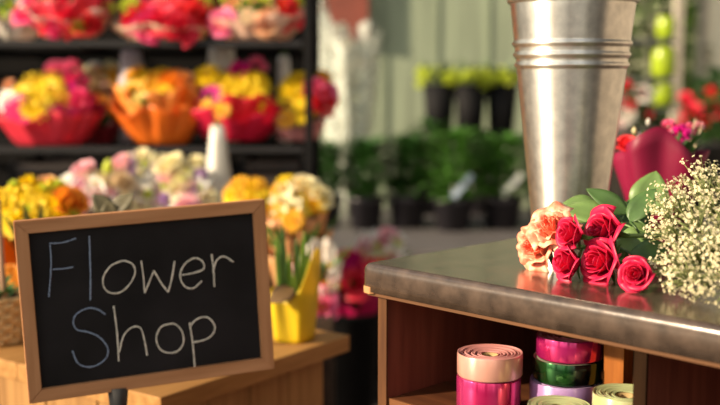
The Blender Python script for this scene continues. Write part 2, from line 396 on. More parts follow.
MI = (Matrix.Translation(BL) @ MR).inverted()
def onboard(px, py):
    o = MI @ CAM; d = MI.to_3x3() @ ray(px, py); t = (.0073 - o.y) / d.y; return o + d * t
def letter(strokes, m, org, sc):
    b = MB()
    for st in strokes:
        pts = [onboard(org[0] + x / sc, org[1] + y / sc) for x, y in st]
        pts = spline(pts, 6); rl = []; rr = []
        for k, p in enumerate(pts):
            t = (pts[min(k + 1, len(pts) - 1)] - pts[max(0, k - 1)]).normalized(); nrm = Vector((-t.z, 0, t.x)); w = .00108 * random.uniform(.8, 1.2)
            rl.append(p + nrm * w); rr.append(p - nrm * w)
        fr = Vector((0, -.0005, 0))
        vl = [b.v(p) for p in rl]; vr = [b.v(p) for p in rr]; tl = [b.v(p + fr) for p in rl]; tr_ = [b.v(p + fr) for p in rr]
        for k in range(len(pts) - 1):
            for q in ((tl, tr_), (vr, vl), (vl, tl), (tr_, vr)): b.f([q[0][k], q[0][k + 1], q[1][k + 1], q[1][k]])
    b.build('chalk_letter', m, cb)
r1 = ((0, 190), 3.378); r2 = ((150, 190), 2.892); r3 = ((0, 290), 3.52); r4 = ((160, 300), 3.13)
letter([[(168, 178), (172, 220), (172, 270), (165, 362)], [(166, 180), (210, 178), (258, 163)], [(178, 268), (212, 266), (248, 260)]], chalkBlueLitM, *r1)
letter([[(302, 155), (304, 230), (306, 300), (305, 372)]], chalkBlueLitM, *r1)
letter([[(412, 240), (375, 256), (350, 292), (350, 325), (370, 346), (405, 346), (438, 318), (456, 280), (449, 252), (425, 240), (404, 241)]], chalkM, *r1)
letter([[(477, 238), (484, 290), (489, 348)], [(489, 348), (505, 308), (520, 272)], [(520, 272), (545, 315), (568, 345)], [(568, 345), (580, 300), (590, 240)]], chalkM, *r1)
letter([[(92, 246), (125, 240), (155, 228), (151, 206), (128, 197), (100, 215), (87, 248), (100, 278), (125, 284), (150, 263)]], chalkM, *r2)
letter([[(178, 185), (184, 235), (186, 280)], [(182, 238), (192, 205), (213, 192), (241, 208)]], chalkM, *r2)
letter([[(371, 86), (345, 69), (310, 64), (270, 84), (258, 114), (272, 140), (310, 148), (350, 166), (379, 203), (375, 237), (345, 263), (310, 271), (275, 258), (255, 214)]], chalkBlueLitM, *r3)
letter([[(400, 56), (412, 150), (418, 250)], [(420, 218), (436, 160), (466, 131), (495, 135), (509, 180), (518, 230)]], chalkM, *r3)
letter([[(606, 118), (568, 129), (550, 168), (562, 206), (592, 221), (627, 214), (646, 183), (640, 145), (620, 122), (600, 118)]], chalkM, *r3)
letter([[(92, 70), (103, 140), (109, 212)], [(93, 84), (115, 60), (148, 54), (171, 80), (164, 108), (138, 125), (104, 132)]], chalkM, *r4)
standM = mat('stand_grey_metal', (.06, .055, .05), .5, metal=.6, var=.2)
# the stand: a tapering leg from the bottom rail to the floor with a round foot (kept upright in board space)
px0 = onboard(119, 398).x
MIr = MR.to_3x3().inverted()
dn = MIr @ Vector((0, 0, -1)); Lg = BL.z - .012
b = MB(); ptop = Vector((px0, .010, .004))
b.tube([ptop, ptop + dn * .03, ptop + dn * .12, ptop + dn * (Lg + .005)], [.0145, .0118, .009, .011], 20)
b.build('stand_leg', standM, cb)
bp = ptop + dn * (Lg + .008)
MB().lathe([(.11, 0), (.11, .006), (.02, .014)], 40, M=Matrix.Translation(bp) @ MR.inverted()).build('stand_foot', standM, cb)
# ================================================================== TABLE
tblM = wood('table_wood', (.26, .125, .036), (.43, .225, .075), 'x', .5)
plankM = wood('table_plank', (.23, .115, .038), (.37, .20, .07), 'z', .55)
TZ = .622
c0, c1, c2 = G(161, 398, TZ), G(350, 335, TZ), G(310, 328, TZ)
e1 = (c1 - c0); e1.normalize(); ang = math.atan2(e1.y, e1.x)
L1 = (c1 - c0).length; L2 = .85
tb = empty('display_table', (c0.x, c0.y, 0), ang, 'light wooden plank table with thick top beside the chalkboard', 'table')
tt = .030
for k in range(5):
    MB().box((0.0, k * L2 / 5 + .0004, TZ - tt), (L1, (k + 1) * L2 / 5 - .0004, TZ), .0015).build('top_plank', tblM, tb)
ins = .035
for k in range(4):
    w = (L1 - 2 * ins) / 4
    MB().box((ins + k * w + .0015, ins, .02), (ins + (k + 1) * w - .0015, ins + .018, TZ - tt), .001).build('side_plank', plankM, tb)
for k in range(6):
    w = (L2 - 2 * ins) / 6
    MB().box((ins, ins + .018 + k * w + .0015, .02), (ins + .018, ins + .018 + (k + 1) * w - .003, TZ - tt), .001).build('side_plank', plankM, tb)
    MB().box((L1 - ins - .018, ins + .018 + k * w + .0015, .02), (L1 - ins, ins + .018 + (k + 1) * w - .003, TZ - tt), .001).build('side_plank', plankM, tb)
for x in (ins + .02, L1 - ins - .06):
    for y in (ins + .02, L2 - ins - .06): MB().box((x, y, 0), (x + .04, y + .04, TZ - tt)).build('leg', plankM, tb)
# ---------------------------------------------------------------- yellow wrapped pot
ypM = mat('yellow_wrap_paper', (.85, .62, .02), .4, var=.1, scale=12, sub=.3)
g = G(294, 343, TZ); g.y += .025; g.x = (293 - 360) / F * g.y
yp = empty('wrapped_bulb_pot', (g.x, g.y, TZ), 0, 'potted bulb shoots in bright yellow paper wrap on the wooden table', 'plant')
s = g.y / F
def ywrap(r, z, th, t):
    q = max(abs(math.cos(th + .5)), abs(math.sin(th + .5))) ** -.55
    tip = max(0, math.cos(th + .25)) ** 2.2 + .12 * max(0, math.cos(th - 3.3)) ** 3
    return r * q + .006 * t * tip, z + t ** 2 * (.082 * tip - .012 * max(0, math.cos(th + 2.2)) ** 2)
MB().lathe([(.0001, .001)] + [(lerp(.031, .038, k / 9), .001 + .088 * k / 9) for k in range(10)], 56, ywrap, cap0=False, cap1=False).build('paper_wrap', ypM, yp, solid=.001)
MB().lathe([(.025, .002), (.030, .075), (.0275, .075), (.024, .066)], 32).build('pot', mat('dark_soil_pot', (.05, .025, .012), .8), yp)
for i, (dx, dy, hh, w, lx) in enumerate(((-.018, -.012, .215, .014, .0), (-.024, .012, .20, .013, -.05), (-.010, .010, .16, .012, .02), (.004, -.010, .19, .012, .02), (.012, .004, .20, .012, .06), (.018, -.004, .175, .011, .10), (.004, .016, .18, .011, 0), (-.006, -.016, .125, .016, .15))):
    b = MB(); b.leaf((dx, dy, .066), (lx, -.03, 1), (0.2, -1, 0), hh - .066, w, .04, .5, 10)
    b.build('shoot', brightleafM if i % 3 else leafM, yp, solid=.0015)
b = MB(); b.leaf((.002, -.034, .10), (-.85, -.6, -.15), (.2, -.4, 1), .05, .045, .3, .1)
b.build('dried_leaf', mat('dried_leaf_brown', (.13, .07, .02), .7, sub=.1), yp, solid=.001)
# ---------------------------------------------------------------- wicker basket with stake, at the left edge
wkM = mat('wicker', (.70, .45, .20), .65, var=.3, scale=120, bump=.4)
gY = G(0, 350, TZ).y + .07; bxx = (-18 - 360) / F * gY
wk = empty('wicker_basket', (bxx, gY, TZ), 0, 'woven straw basket with a dark leafy plant on the table at the left edge', 'basket')
b = MB()
for k in range(9):
    z = .005 + k * .0095
    r = .056 + k * .001
    pts = [(Vector(((r + .004 * math.sin(t * 11 + k * PI)) * math.cos(t), (r + .004 * math.sin(t * 11 + k * PI)) * math.sin(t), z))) for t in (2 * PI * i / 88 for i in range(89))]
    b.tube(pts, .0055, 6)
b.build('weave', wkM, wk)
MB().lathe([(.05, .001), (.052, .078), (.0001, .074)], 32, cap1=False).build('soil', mat('dark_soil', (.03, .02, .012), .9), wk)
b = MB(); pts = [Vector((.064, -.018, .062)) + Vector((.012 * math.sin(t) + .004, 0, .016 * math.cos(t))) for t in (2 * PI * i / 24 for i in range(25))]
b.tube(pts, .003, 6).build('ring_handle', wkM, wk)
b = MB(); rnd = random.Random(4)
for i in range(26):
    a = rnd.random() * 6.28; b.leaf((.03 * math.cos(a), .03 * math.sin(a), .075), (math.cos(a) * .7, math.sin(a) * .7, .7), (-math.cos(a), -math.sin(a), 1), rnd.uniform(.03, .06), .02, .2)
b.build('foliage', darkleafM, wk)
MB().tube([(.040, -.03, .07), (.036, -.03, .14), (.033, -.03, .26)], [.0065, .006, .0055], 10).build('stake', mat('stake_wood', (.35, .20, .12), .7, stretch=(1, 1, .1)), wk)
# ================================================================== RIBBON ROLLS
def ribbon_mat(name, col, col2=None, metal=.6, rough=.2):
    m = mat('ribbon_' + name, col, rough, metal, var=.05, scale=3, coat=.6)
    if col2:
        cr = [n for n in m.node_tree.nodes if n.type == 'VALTORGB'][0]
        lw = m.node_tree.nodes.new('ShaderNodeTexNoise'); lw.inputs['Scale'].default_value = 30; lw.inputs['Detail'].default_value = 1
        mp = m.node_tree.nodes.new('ShaderNodeMapping'); mp.inputs['Scale'].default_value = (1, 1, .05); tc = m.node_tree.nodes.new('ShaderNodeTexCoord')
        m.node_tree.links.new(tc.outputs['Object'], mp.inputs[0]); m.node_tree.links.new(mp.outputs[0], lw.inputs[0]); m.node_tree.links.new(lw.outputs['Fac'], cr.inputs[0])
        cr.color_ramp.elements[0].color = col + (1,); cr.color_ramp.elements[1].color = col2 + (1,)
        cr.color_ramp.elements[0].position = .42; cr.color_ramp.elements[1].position = .62
    return streak(m)
def roll(label, x, y, z, R, h, m, topm, seed, hole=.27):
    rnd = random.Random(seed)
    r = empty('ribbon_roll', (x, y, z), rnd.random() * 6, label, 'ribbon', 'ribbon rolls on the cabinet shelf')
    MB().lathe([(R * .97, .0006), (R, .0025), (R, h - .0025), (R * .985, h - .0006)], 72, cap0=False, cap1=False).build('outer_ribbon', m, r)
    b = MB(); prof = [(R * .985, h - .0006)]; N = 7; rh = R * hole
    for k in range(N):
        ra = lerp(R * .985, rh, (k + .35) / N); rb_ = lerp(R * .985, rh, (k + .75) / N); rc = lerp(R * .985, rh, (k + 1) / N)
        prof += [(ra, h - .0004 - .0004 * k), (rb_, h - .0030 - .0004 * k), (rc, h - .0010 - .0004 * k)]
    sp_ = rnd.random() * 6
    b.lathe(prof, 72, lambda rr, zz, th, t: (rr + R * .022 * math.sin(th + sp_ + t * 5) * math.sin(PI * t), zz + .0006 * math.sin(2 * th + t * 20)), cap0=False, cap1=False)
    b.build('wound_coils', topm, r)
    MB().lathe([(rh * 1.02, .001), (rh, h - .004), (rh * .86, h - .004), (rh * .86, .002), (R * .97, .0006)], 40, cap0=False, cap1=False).build('core', mat('card_core', (.40, .28, .12), .7), r)
    return r
def side_top(name, c, c2=None, t=None, metal=.6, rough=.2): return ribbon_mat(name, c, c2, metal, rough), mat('ribbon_top_' + name, t or c, .35, .3, var=.1, scale=40)
pk = side_top('rose_tan', (.72, .34, .27), (.80, .42, .32), (.80, .35, .33), .35, .3)
mg = side_top('magenta', (.66, .015, .14), (.80, .05, .24), (.80, .12, .30), .7, .14)
mg2 = side_top('hot_magenta', (.74, .03, .17), (.60, .02, .20), (.85, .28, .38), .7, .14)
ir = side_top('dark_iridescent', (.010, .012, .016), (.015, .11, .02), (.20, .21, .15), .8, .12)
lv = side_top('lavender', (.34, .20, .48), (.46, .28, .54), (.46, .32, .56), .3, .3)
gn = side_top('pale_green', (.45, .50, .22), (.52, .55, .28), (.50, .55, .28), .3, .3)
def in_cabinet(px, py, v):   # point of the sight line at depth v inside the cabinet
    d = ray(px, py); return CAM + d * ((v - (CAM - A).dot(bt_v)) / d.dot(bt_v))
q = in_cabinet(490, 351.5, .056); hh = q.z - SH; R_ = .0395
roll('magenta satin ribbon roll underneath the rose tan roll', q.x - .001, q.y, SH, R_ - .0006, hh * .64, *mg, 1)
roll('rose tan metallic ribbon roll on top of a magenta roll', q.x, q.y, SH + hh * .64 + .0003, R_, hh * .36, *pk, 2)
q = in_cabinet(570, 334.5, .124); hh = q.z - SH; R_ = .041
roll('lavender ribbon roll at the bottom of the stack of three', q.x - .003, q.y, SH, R_ + .003, hh * .46, *lv, 3)
roll('dark green iridescent ribbon roll in the middle of the stack', q.x - .002, q.y, SH + hh * .46 + .0003, R_ + .0005, hh * .27, *ir, 4)
roll('shiny hot magenta ribbon roll topmost of the stack of three', q.x, q.y, SH + hh * .73 + .0006, R_ - .001, hh * .27, *mg2, 5)
q = in_cabinet(559, 404, .046)
roll('pale green ribbon roll in front of the tall stack of rolls', q.x, q.y, SH, .0355, q.z - SH, *gn, 6)
q = in_cabinet(626, 392, .082)
roll('pale green ribbon roll beside the cabinet divider', q.x, q.y, SH, .0365, q.z - SH, *gn, 7, .33)
# ================================================================== ROSES ON THE WORKTOP
roseM = mat('rose_petal_pink', (.74, .016, .085), .45, var=.2, scale=40, sub=.28)
peachM, nt, bs = nodes_of('rose_petal_peach'); bs.inputs['Roughness'].default_value = .5
tc = nt.nodes.new('ShaderNodeTexCoord'); sx = nt.nodes.new('ShaderNodeSeparateXYZ'); nz = nt.nodes.new('ShaderNodeTexNoise'); nz.inputs['Scale'].default_value = 2.5
ad = nt.nodes.new('ShaderNodeMath'); ad.operation = 'MULTIPLY_ADD'; ad.inputs[1].default_value = .30; cr = nt.nodes.new('ShaderNodeValToRGB')
nt.links.new(tc.outputs['Object'], sx.inputs[0]); nt.links.new(tc.outputs['Object'], nz.inputs[0]); nt.links.new(sx.outputs[2], ad.inputs[0]); nt.links.new(nz.outputs['Fac'], ad.inputs[2]); nt.links.new(ad.outputs[0], cr.inputs[0])
cr.color_ramp.elements[0].position = .55; cr.color_ramp.elements[0].color = (.97, .68, .46, 1); cr.color_ramp.elements[1].position = 1.0; cr.color_ramp.elements[1].color = (.86, .17, .09, 1)
e = cr.color_ramp.elements.new(.80); e.color = (.93, .33, .20, 1)
nt.links.new(cr.outputs[0], bs.inputs['Base Color'])
roseleafM = mat('rose_leaf', (.15, .25, .07), .42, var=.25, scale=40, sub=.2); roseleaf2M = mat('rose_leaf_dark', (.075, .15, .04), .42, var=.3, scale=40, sub=.2)
def rose(label, c, d, r, stem_to, m, seed, N=22, curl=1, ruffle=0, leaves=(), sc=1.0, open_=1.0):
    rnd = random.Random(seed); c = Vector(c); d = Vector(d).normalized(); root_p = c - d * r * .62
    o = empty('cut_rose', root_p, 0, label, 'rose', 'cut roses on the worktop')
    b = MB(); rose_petals(b, N, rnd, curl, ruffle, open_)
    b.build('bloom', m, o, TRS((0, 0, 0), d, r / 1.22, rnd.random() * 6), solid=.012, recalc=False)
    b = MB()
    for i in range(5):
        a = 2 * PI * i / 5; q = Vector((math.cos(a), math.sin(a), .25)); b.leaf(q * .1, q, (-q.x, -q.y, 2), .95, .3, .35, .15)
    b.lathe([(.1, -.3), (.2, -.2), (.26, -.02), (.16, .1)], 12)
    b.build('sepals', leafM, o, TRS((0, 0, 0), d, r / 1.2), solid=.02)
    st = Vector(stem_to) - root_p; mid = -d * r * 1.4 
    mid.z = min(mid.z, .004); pts = spline([-d * r * .15, -d * r * .8, mid * .5 + st * .35, st], 6)
    pts = [Vector((p.x, p.y, max(p.z, CT + .0035 - root_p.z))) for p in pts]
    MB().tube(pts, .0028, 8).build('stem', stemM, o)
    for (p, dd, n, L, W) in leaves:
        lb = Vector(p) - root_p; b = MB(); b.leaf(lb, dd, n, L, W, .15, .2, 12)
        # petiole back to the nearest point of the stem
        q = min(pts, key=lambda t: (t - lb).length); b.tube([q, q.lerp(lb, .5) + Vector((0, 0, .002)), lb], .0012, 5)
        b.build('leaf', roseleafM if (seed + len(o.children)) % 2 else roseleaf2M, o, solid=.0006)
    return o
def W(px, py, z): return G(px, py, z)
st0 = G(700, 250, CT + .012)
dl = (-.55, -.80, .22)
rose('red pink rose lying in front, at the lower middle of the bunch', W(602, 262, 0.8882), (-.84, -.52, .16), .0275, st0 + Vector((.02, 0, -.005)), roseM, 11, 22, .9, leaves=[(P(621, 248, 1.28), (.25, .0, -1), (-.5, -1, .2), .04, .017), (P(650, 236, 1.30), (-.9, .1, -.3), (-.2, -1, .5), .045, .035)])
rose('red pink rose at the lower left, next to the peach roses', W(568, 262, 0.8862), (-.93, -.34, .1), .0225, st0 + Vector((.02, .02, -.006)), roseM, 12, 20, .8)
rose('red pink rose on top of the bunch, largest bloom', W(605, 231, 0.9192), (-.86, -.45, .22), .0265, st0 + Vector((.0, .03, .02)), roseM, 13, 22, .95,
     leaves=[(P(630, 222, 1.30), (.55, .2, .75), (-.6, -.8, .3), .055, .03), (P(612, 220, 1.33), (-.75, .2, .25), (-.2, -.6, .8), .062, .04), (P(628, 214, 1.34), (-.8, .1, .55), (-.2, -.8, .6), .06, .026)])
rose('small red pink rose at the upper left of the bunch', W(571, 234, 0.9182), (-.9, -.36, .22), .0215, st0 + Vector((-.01, .05, .02)), roseM, 14, 20, .8,
     leaves=[(P(600, 212, 1.38), (-1, .1, .12), (-.1, -.8, .6), .055, .042), (P(640, 222, 1.36), (-.75, .3, .5), (-.2, -.7, .8), .05, .032), (P(650, 240, 1.34), (-.9, .1, .3), (-.2, -.9, .4), .05, .035)])
rose('pink rose lying alone at the front beside the white gypsophila', W(637, 274, 0.8837), (-.55, -.8, .2), .0195, st0 + Vector((.03, -.04, -.004)), roseM, 15, 22, 1.0,
     leaves=[(P(668, 250, 1.25), (-.9, -.1, .0), (-.1, -.9, .7), .045, .028)])
rose('frilly peach rose at the far left end of the worktop bunch', W(540, 246, 0.8937), (-.8, -.55, .12), .0295, st0 + Vector((.0, .06, -.004)), peachM, 16, 18, 1.3, .8)
rose('frilly peach orange rose against the steel bucket', W(553, 230, 0.9162), (-.5, -.6, .65), .0270, st0 + Vector((-.02, .07, .01)), peachM, 18, 18, 1.3, .8,
     leaves=[(P(644, 216, 1.42), (.25, .05, 1), (-.3, -1, .2), .062, .052), (P(646, 226, 1.36), (-.5, .1, .8), (.1, -1, .2), .04, .03)])
# ================================================================== BABY'S BREATH
gyM = mat('gypsophila_white', (.90, .80, .52), .6, var=.1, scale=300, sub=.25); gyC = mat('gypsophila_heart', (.40, .40, .10), .7)
def blossom_into(b, M, rnd):
    def pt(p): return M @ Vector(p)
    b.mi = 0
    for i in range(5):
        a = 2 * PI * i / 5 + rnd.random() * .4; ca, sa = math.cos(a), math.sin(a); l = .75
        v = [b.v(pt(p)) for p in ((.1 * ca, .1 * sa, 0), (l * ca - .36 * sa, l * sa + .36 * ca, .42), (1.0 * ca, 1.0 * sa, .32), (l * ca + .36 * sa, l * sa - .36 * ca, .42), (.45 * ca, .45 * sa, .45))]
        b.f([v[0], v[1], v[4]]); b.f([v[1], v[2], v[4]]); b.f([v[2], v[3], v[4]]); b.f([v[3], v[0], v[4]])
    vs = [b.v(pt((.38 * math.cos(k * 2.094), .38 * math.sin(k * 2.094), .5))) for k in range(3)] + [b.v(pt((0, 0, .85))), b.v(pt((0, 0, -.5)))]
    for k in range(3): b.f([vs[k], vs[(k + 1) % 3], vs[3]])
    b.mi = 1
    for k in range(3): b.f([vs[k], vs[(k + 1) % 3], vs[4]])
    b.mi = 0
gb = G(742, 292, CT + .01)
gy = empty('gypsophila_bunch', gb, 0, "bunch of tiny cream white baby's breath on the right of the worktop", 'flowers')
rnd = random.Random(21); lumps = [(700, 176, 1.24, 24), (672, 200, 1.24, 26), (664, 228, 1.21, 24), (690, 222, 1.20, 36), (712, 200, 1.22, 34), (694, 258, 1.15, 32), (680, 280, 1.12, 22), (712, 250, 1.14, 34), (728, 225, 1.18, 34), (704, 286, 1.08, 20), (738, 262, 1.10, 36), (656, 268, 1.17, 12), (672, 262, 1.16, 22), (655, 206, 1.22, 14), (722, 184, 1.22, 24), (730, 292, 1.06, 20)]
bls = []; stemsb = MB(); unit = MB(); blossom_into(unit, Matrix.Identity(4), rnd); unit = unit.mesh('blossom', [gyM, gyC])
wts = [l[3] ** 2 for l in lumps]
while len(bls) < 2500:
    l = rnd.choices(lumps, wts)[0]; c = P(l[0], l[1], l[2]); R_ = l[3] * l[2] / F
    d = Vector((rnd.gauss(0, 1), rnd.gauss(0, 1), rnd.gauss(0, 1))).normalized() * R_ * rnd.random() ** .4
    p = c + d
    if p.z < CT + .006: p.z = CT + .006 + rnd.random() * .01
    bls.append((p - gb, d.normalized() + Vector((-.2, -.6, .3)) + Vector((rnd.uniform(-.6, .6), rnd.uniform(-.6, .6), rnd.uniform(-.6, .6))), rnd.uniform(.0014, .0025)))
for l in lumps:   # main sprays
    c = P(l[0], l[1], l[2]) - gb
    stemsb.tube(spline([(0, 0, .004), c * .5 + Vector((0, 0, .012)), c], 6), .0009, 5)
for k, (p, d, r_) in enumerate(bls):
    if k % 2 == 0:
        l = min(lumps, key=lambda l: (P(l[0], l[1], l[2]) - gb - p).length); c = P(l[0], l[1], l[2]) - gb
        stemsb.tube([c * .8, (c * .8).lerp(p, .55) + Vector((0, .002, .002)), p], .00045, 3)
stemsb.build('stems', mat('gypsophila_stem', (.17, .20, .06), .6), gy)
gb2 = MB()
front = sorted(range(len(bls)), key=lambda k: bls[k][0].y)[:220]; front = set(random.Random(5).sample(front, 100))
for k, (p, d, r_) in enumerate(bls):
    M = TRS(p, d, r_, rnd.random() * 6)
    if k in front: link('blossom', unit, gy, M)
    else: blossom_into(gb2, M, rnd)
o = gb2.build('blossoms', [gyM, gyC], gy, recalc=False); o['kind'] = 'stuff'
# ================================================================== PINK WRAPPED PLANT BEHIND
pwM = mat('magenta_wrap_paper', (.27, .006, .048), .5, var=.15, scale=10, sub=.3)
pY = 1.75; s = pY / F; pp = G(660, 226, CT); pp = Vector(((661 - 360) / F * pY, pY, CT))
pw = empty('wrapped_posy', pp, 0, 'posy wrapped in deep pink paper standing behind the gypsophila', 'flowers')
def pwrap(r, z, th, t):
    q = 1 + .16 * math.sin(5 * th + 1) * t
    tip = 1.0 * max(0, math.cos(th + 1.85)) ** 5 + .35 * max(0, math.cos(th - .1)) ** 4 + .4 * max(0, math.cos(th - 3.4)) ** 4
    return r * q, z + t ** 3 * .06 * tip
MB().lathe([(.0001, .002)] + [(lerp(.042, .07, k / 9), .002 + .092 * k / 9) for k in range(10)], 64, pwrap, cap0=False, cap1=False).build('paper_wrap', pwM, pw, solid=.001)
rnd = random.Random(31)
for (px, py, k, c, sz) in ((626, 150, 'rose', 'red', 20), (640, 142, 'bud', 'white', 12), (647, 127, 'bud', 'white', 9), (634, 136, 'bud', 'cream', 10), (680, 140, 'tuft', 'magenta', 24), (692, 136, 'tuft', 'pink', 18), (670, 132, 'tuft', 'pink', 18), (700, 132, 'tuft', 'lilypink', 12)):
    x = (px - 661) * s; z = (226 - py) * s - .0; link('flower', flower(k, c), pw, TRS((x, rnd.uniform(-.01, .03), z), (x * 3, -.5, .8), sz * s / 2, rnd.random() * 6))
b = MB()
for i in range(26):
    a = rnd.random() * 6.28; q = rnd.uniform(.2, 1); b.leaf((.04 * q * math.cos(a), .04 * q * math.sin(a), .09), (math.cos(a) * .5, math.sin(a) * .5, 1), (-math.cos(a), -math.sin(a), .5), rnd.uniform(.04, .075), .02, .25)
for i in range(6): a = i * 1.05; b.tube([(.02 * math.cos(a), .02 * math.sin(a), .01), (.045 * math.cos(a), .03 * math.sin(a), .145)], .002, 5)
b.build('foliage', darkleafM, pw)
for dx, dz in ((.055, .165), (.066, .155)): MB().tube([(dx * .4, 0, .02), (dx, 0, dz)], .0014, 5).build('stick', mat('pale_stick', (.6, .45, .3), .6), pw)
# ================================================================== RACK
RY = 3.02; ZT = P(150, 42, RY).z; ZM = P(150, 148, RY).z
rx0, rx1 = (-150 - 360) / F * RY, (309 - 360) / F * RY; RD = .56
rk = empty('display_rack', ((rx0 + rx1) / 2, RY, 0), 0, 'black metal tiered rack holding rows of wrapped bouquets', 'rack')
hw = (rx1 - rx0) / 2
for sx_ in (-1, 1):
    for yy in (0, RD - .03): MB().box((sx_ * hw - .011, yy, 0), (sx_ * hw + .011, yy + .03, 1.66), .003).build('upright', blackM, rk)
for z in (.32, .60, ZM, ZT, 1.60):
    b = MB()
    for k in range(8): b.box((-hw + .011, .005 + k * .072, z - .012), (hw - .011, .005 + k * .072 + .018, z))
    for k in range(5): b.box((-hw + .02 + k * (2 * hw - .055) / 4, .005, z - .020), (-hw + .035 + k * (2 * hw - .055) / 4, RD - .035, z - .012))
    sh = b.build('shelf', blackM, rk)
    b = MB().box((-hw + .018, 0, z - .012), (hw - .018, .0045, z + .004))
    b.build('shelf_lip', mat('black_lip', (.006, .0055, .008), .7), sh)
MB().box((-hw, RD - .03, .02), (hw, RD - .02, 1.66)).build('back_panel', mat('rack_back', (.005, .0045, .0045), .95, var=.4, scale=12), rk)
def film_wrap(col, a): return film('cellophane_%d_%d' % (int(col[0] * 100), int(a * 100)), col, a)
clear = film('cellophane_clear', (.88, .80, .70), .42); clearpink = film('cellophane_pinkish', (.90, .55, .48), .62); clearw = film('cellophane_white', (.90, .90, .86), .6)
def paper(n, c): return mat('paper_' + n, c, .42, var=.14, scale=9, sub=.35)
pRed = paper('coral_red', (.85, .05, .09)); pOr = paper('orange', (.95, .22, .02)); pCr = paper('crimson', (.78, .02, .08)); pDk = paper('dark_red', (.40, .03, .05)); pPk = paper('hot_pink', (.80, .05, .22)); pKr = paper('kraft_peach', (.80, .46, .20)); pOr2 = paper('amber_orange', (.92, .36, .04))
gT = 'bouquets on the top shelf of the rack'; gM_ = 'bouquets on the middle shelf of the rack'
def rowY(dy): return RY + dy
bouquet('wrapped_bouquet', 'bouquet in pale cellophane at the left end of the top rack shelf', 'bouquet', gT, (18, 40), RY + .16, 30, 66, 34, clear, (12, (18, 0, 60, 40), [('mum', 'white', 16), ('tuft', 'lime', 18), ('daisy', 'cream', 16)]), seed=2)
bouquet('wrapped_bouquet', 'red bouquet in pink cellophane, second from left on the top rack shelf', 'bouquet', gT, (70, 38), RY + .09, 50, 92, 32, clearpink, (26, (68, 4, 88, 52), [('rose', 'crimson', 22), ('tuft', 'red', 20), ('rose', 'hotpink', 20), ('tuft', 'lime', 16)]), [(50, 12, 'rose', 'crimson', 22), (70, 20, 'tuft', 'crimson', 26), (82, 22, 'rose', 'red', 26), (56, 28, 'tuft', 'hotpink', 22), (48, 4, 'rose', 'peach', 16), (92, 24, 'tuft', 'crimson', 22)], inner=pRed, seed=3)
bouquet('wrapped_bouquet', 'bright red bouquet in peach cellophane, third from left on the top rack shelf', 'bouquet', gT, (165, 43), RY + .085, 62, 104, 22, film('cellophane_peach', (.92, .66, .48), .75), (26, (165, 10, 84, 40), [('rose', 'red', 22), ('tuft', 'crimson', 20), ('rose', 'hotpink', 20)]), [(132, 10, 'tuft', 'lime', 26), (138, 24, 'tuft', 'red', 26), (150, 26, 'tuft', 'crimson', 26), (184, 20, 'tuft', 'red', 32), (180, 30, 'rose', 'crimson', 24), (162, 22, 'rose', 'crimson', 24), (146, 6, 'rose', 'pink', 14), (202, 4, 'tuft', 'lime', 22), (158, 4, 'rose', 'lilypink', 16)], seed=4)
bouquet('wrapped_bouquet', 'pale peach wrapped bouquet at the right end of the top rack shelf', 'bouquet', gT, (257, 40), RY + .08, 62, 100, 30, film('cellophane_blush', (.92, .62, .48), .7), (20, (257, 2, 80, 30), [('tuft', 'lime', 20), ('rose', 'peach', 18), ('mum', 'beige', 18), ('tuft', 'lime', 16)]), [(286, 8, 'tuft', 'red', 26), (288, 20, 'rose', 'red', 18), (222, 24, 'rose', 'pink', 20), (240, 22, 'mum', 'beige', 22), (262, 8, 'tuft', 'lime', 26), (266, 26, 'rose', 'peach', 18)], seed=5)
# middle shelf
bouquet('wrapped_bouquet', 'bouquet of big yellow blooms in coral pink wrap on the middle rack shelf', 'bouquet', gM_, (50, 145), RY + .085, 62, 108, 38, pRed, (7, (40, 90, 60, 30), [('mum', 'yellow', 24), ('mum', 'yellow', 20), ('mum', 'gold', 18)]),
        [(34, 84, 'mum', 'yellow', 28), (48, 92, 'mum', 'yellow', 32), (38, 106, 'mum', 'yellow', 32), (52, 82, 'mum', 'yellow', 28), (24, 94, 'mum', 'gold', 24), (60, 100, 'mum', 'gold', 24), (70, 94, 'tuft', 'magenta', 24), (8, 100, 'mum', 'white', 24), (10, 86, 'tuft', 'peach', 14), (58, 72, 'rose', 'pink', 20), (76, 82, 'tuft', 'hotpink', 26), (80, 100, 'tuft', 'hotpink', 24), (72, 70, 'tuft', 'pink', 22)], inner=pPk, front=.2, seed=6)
bouquet('wrapped_bouquet', 'cream and purple bouquet in dark red wrap between the yellow and orange bouquets', 'bouquet', gM_, (98, 146), RY + .24, 26, 50, 34, pDk, (16, (98, 82, 46, 50), [('mum', 'cream', 18), ('tuft', 'beige', 18), ('lily', 'gold', 18)]),
        [(106, 90, 'tuft', 'purple', 18), (100, 108, 'rose', 'orange', 20), (94, 66, 'mum', 'white', 14), (96, 72, 'tuft', 'gold', 14), (112, 100, 'rose', 'lilypink', 16)], seed=7)
bouquet('wrapped_bouquet', 'orange wrapped bouquet with gold and orange blooms on the middle rack shelf', 'bouquet', gM_, (162, 144), RY + .08, 48, 100, 46, pOr, (10, (156, 84, 76, 26), [('mum', 'gold', 22), ('mum', 'yellow', 22), ('mum', 'paleyellow', 18)]),
        [(150, 82, 'mum', 'gold', 28), (160, 76, 'mum', 'yellow', 24), (146, 86, 'mum', 'paleyellow', 22), (178, 86, 'rose', 'orange', 28), (136, 92, 'mum', 'gold', 26), (142, 106, 'tuft', 'paleyellow', 26), (166, 92, 'mum', 'gold', 22), (184, 98, 'tuft', 'orange', 24), (188, 82, 'rose', 'peach', 18)], inner=paper('light_orange', (.95, .34, .06)), front=.22, seed=8)
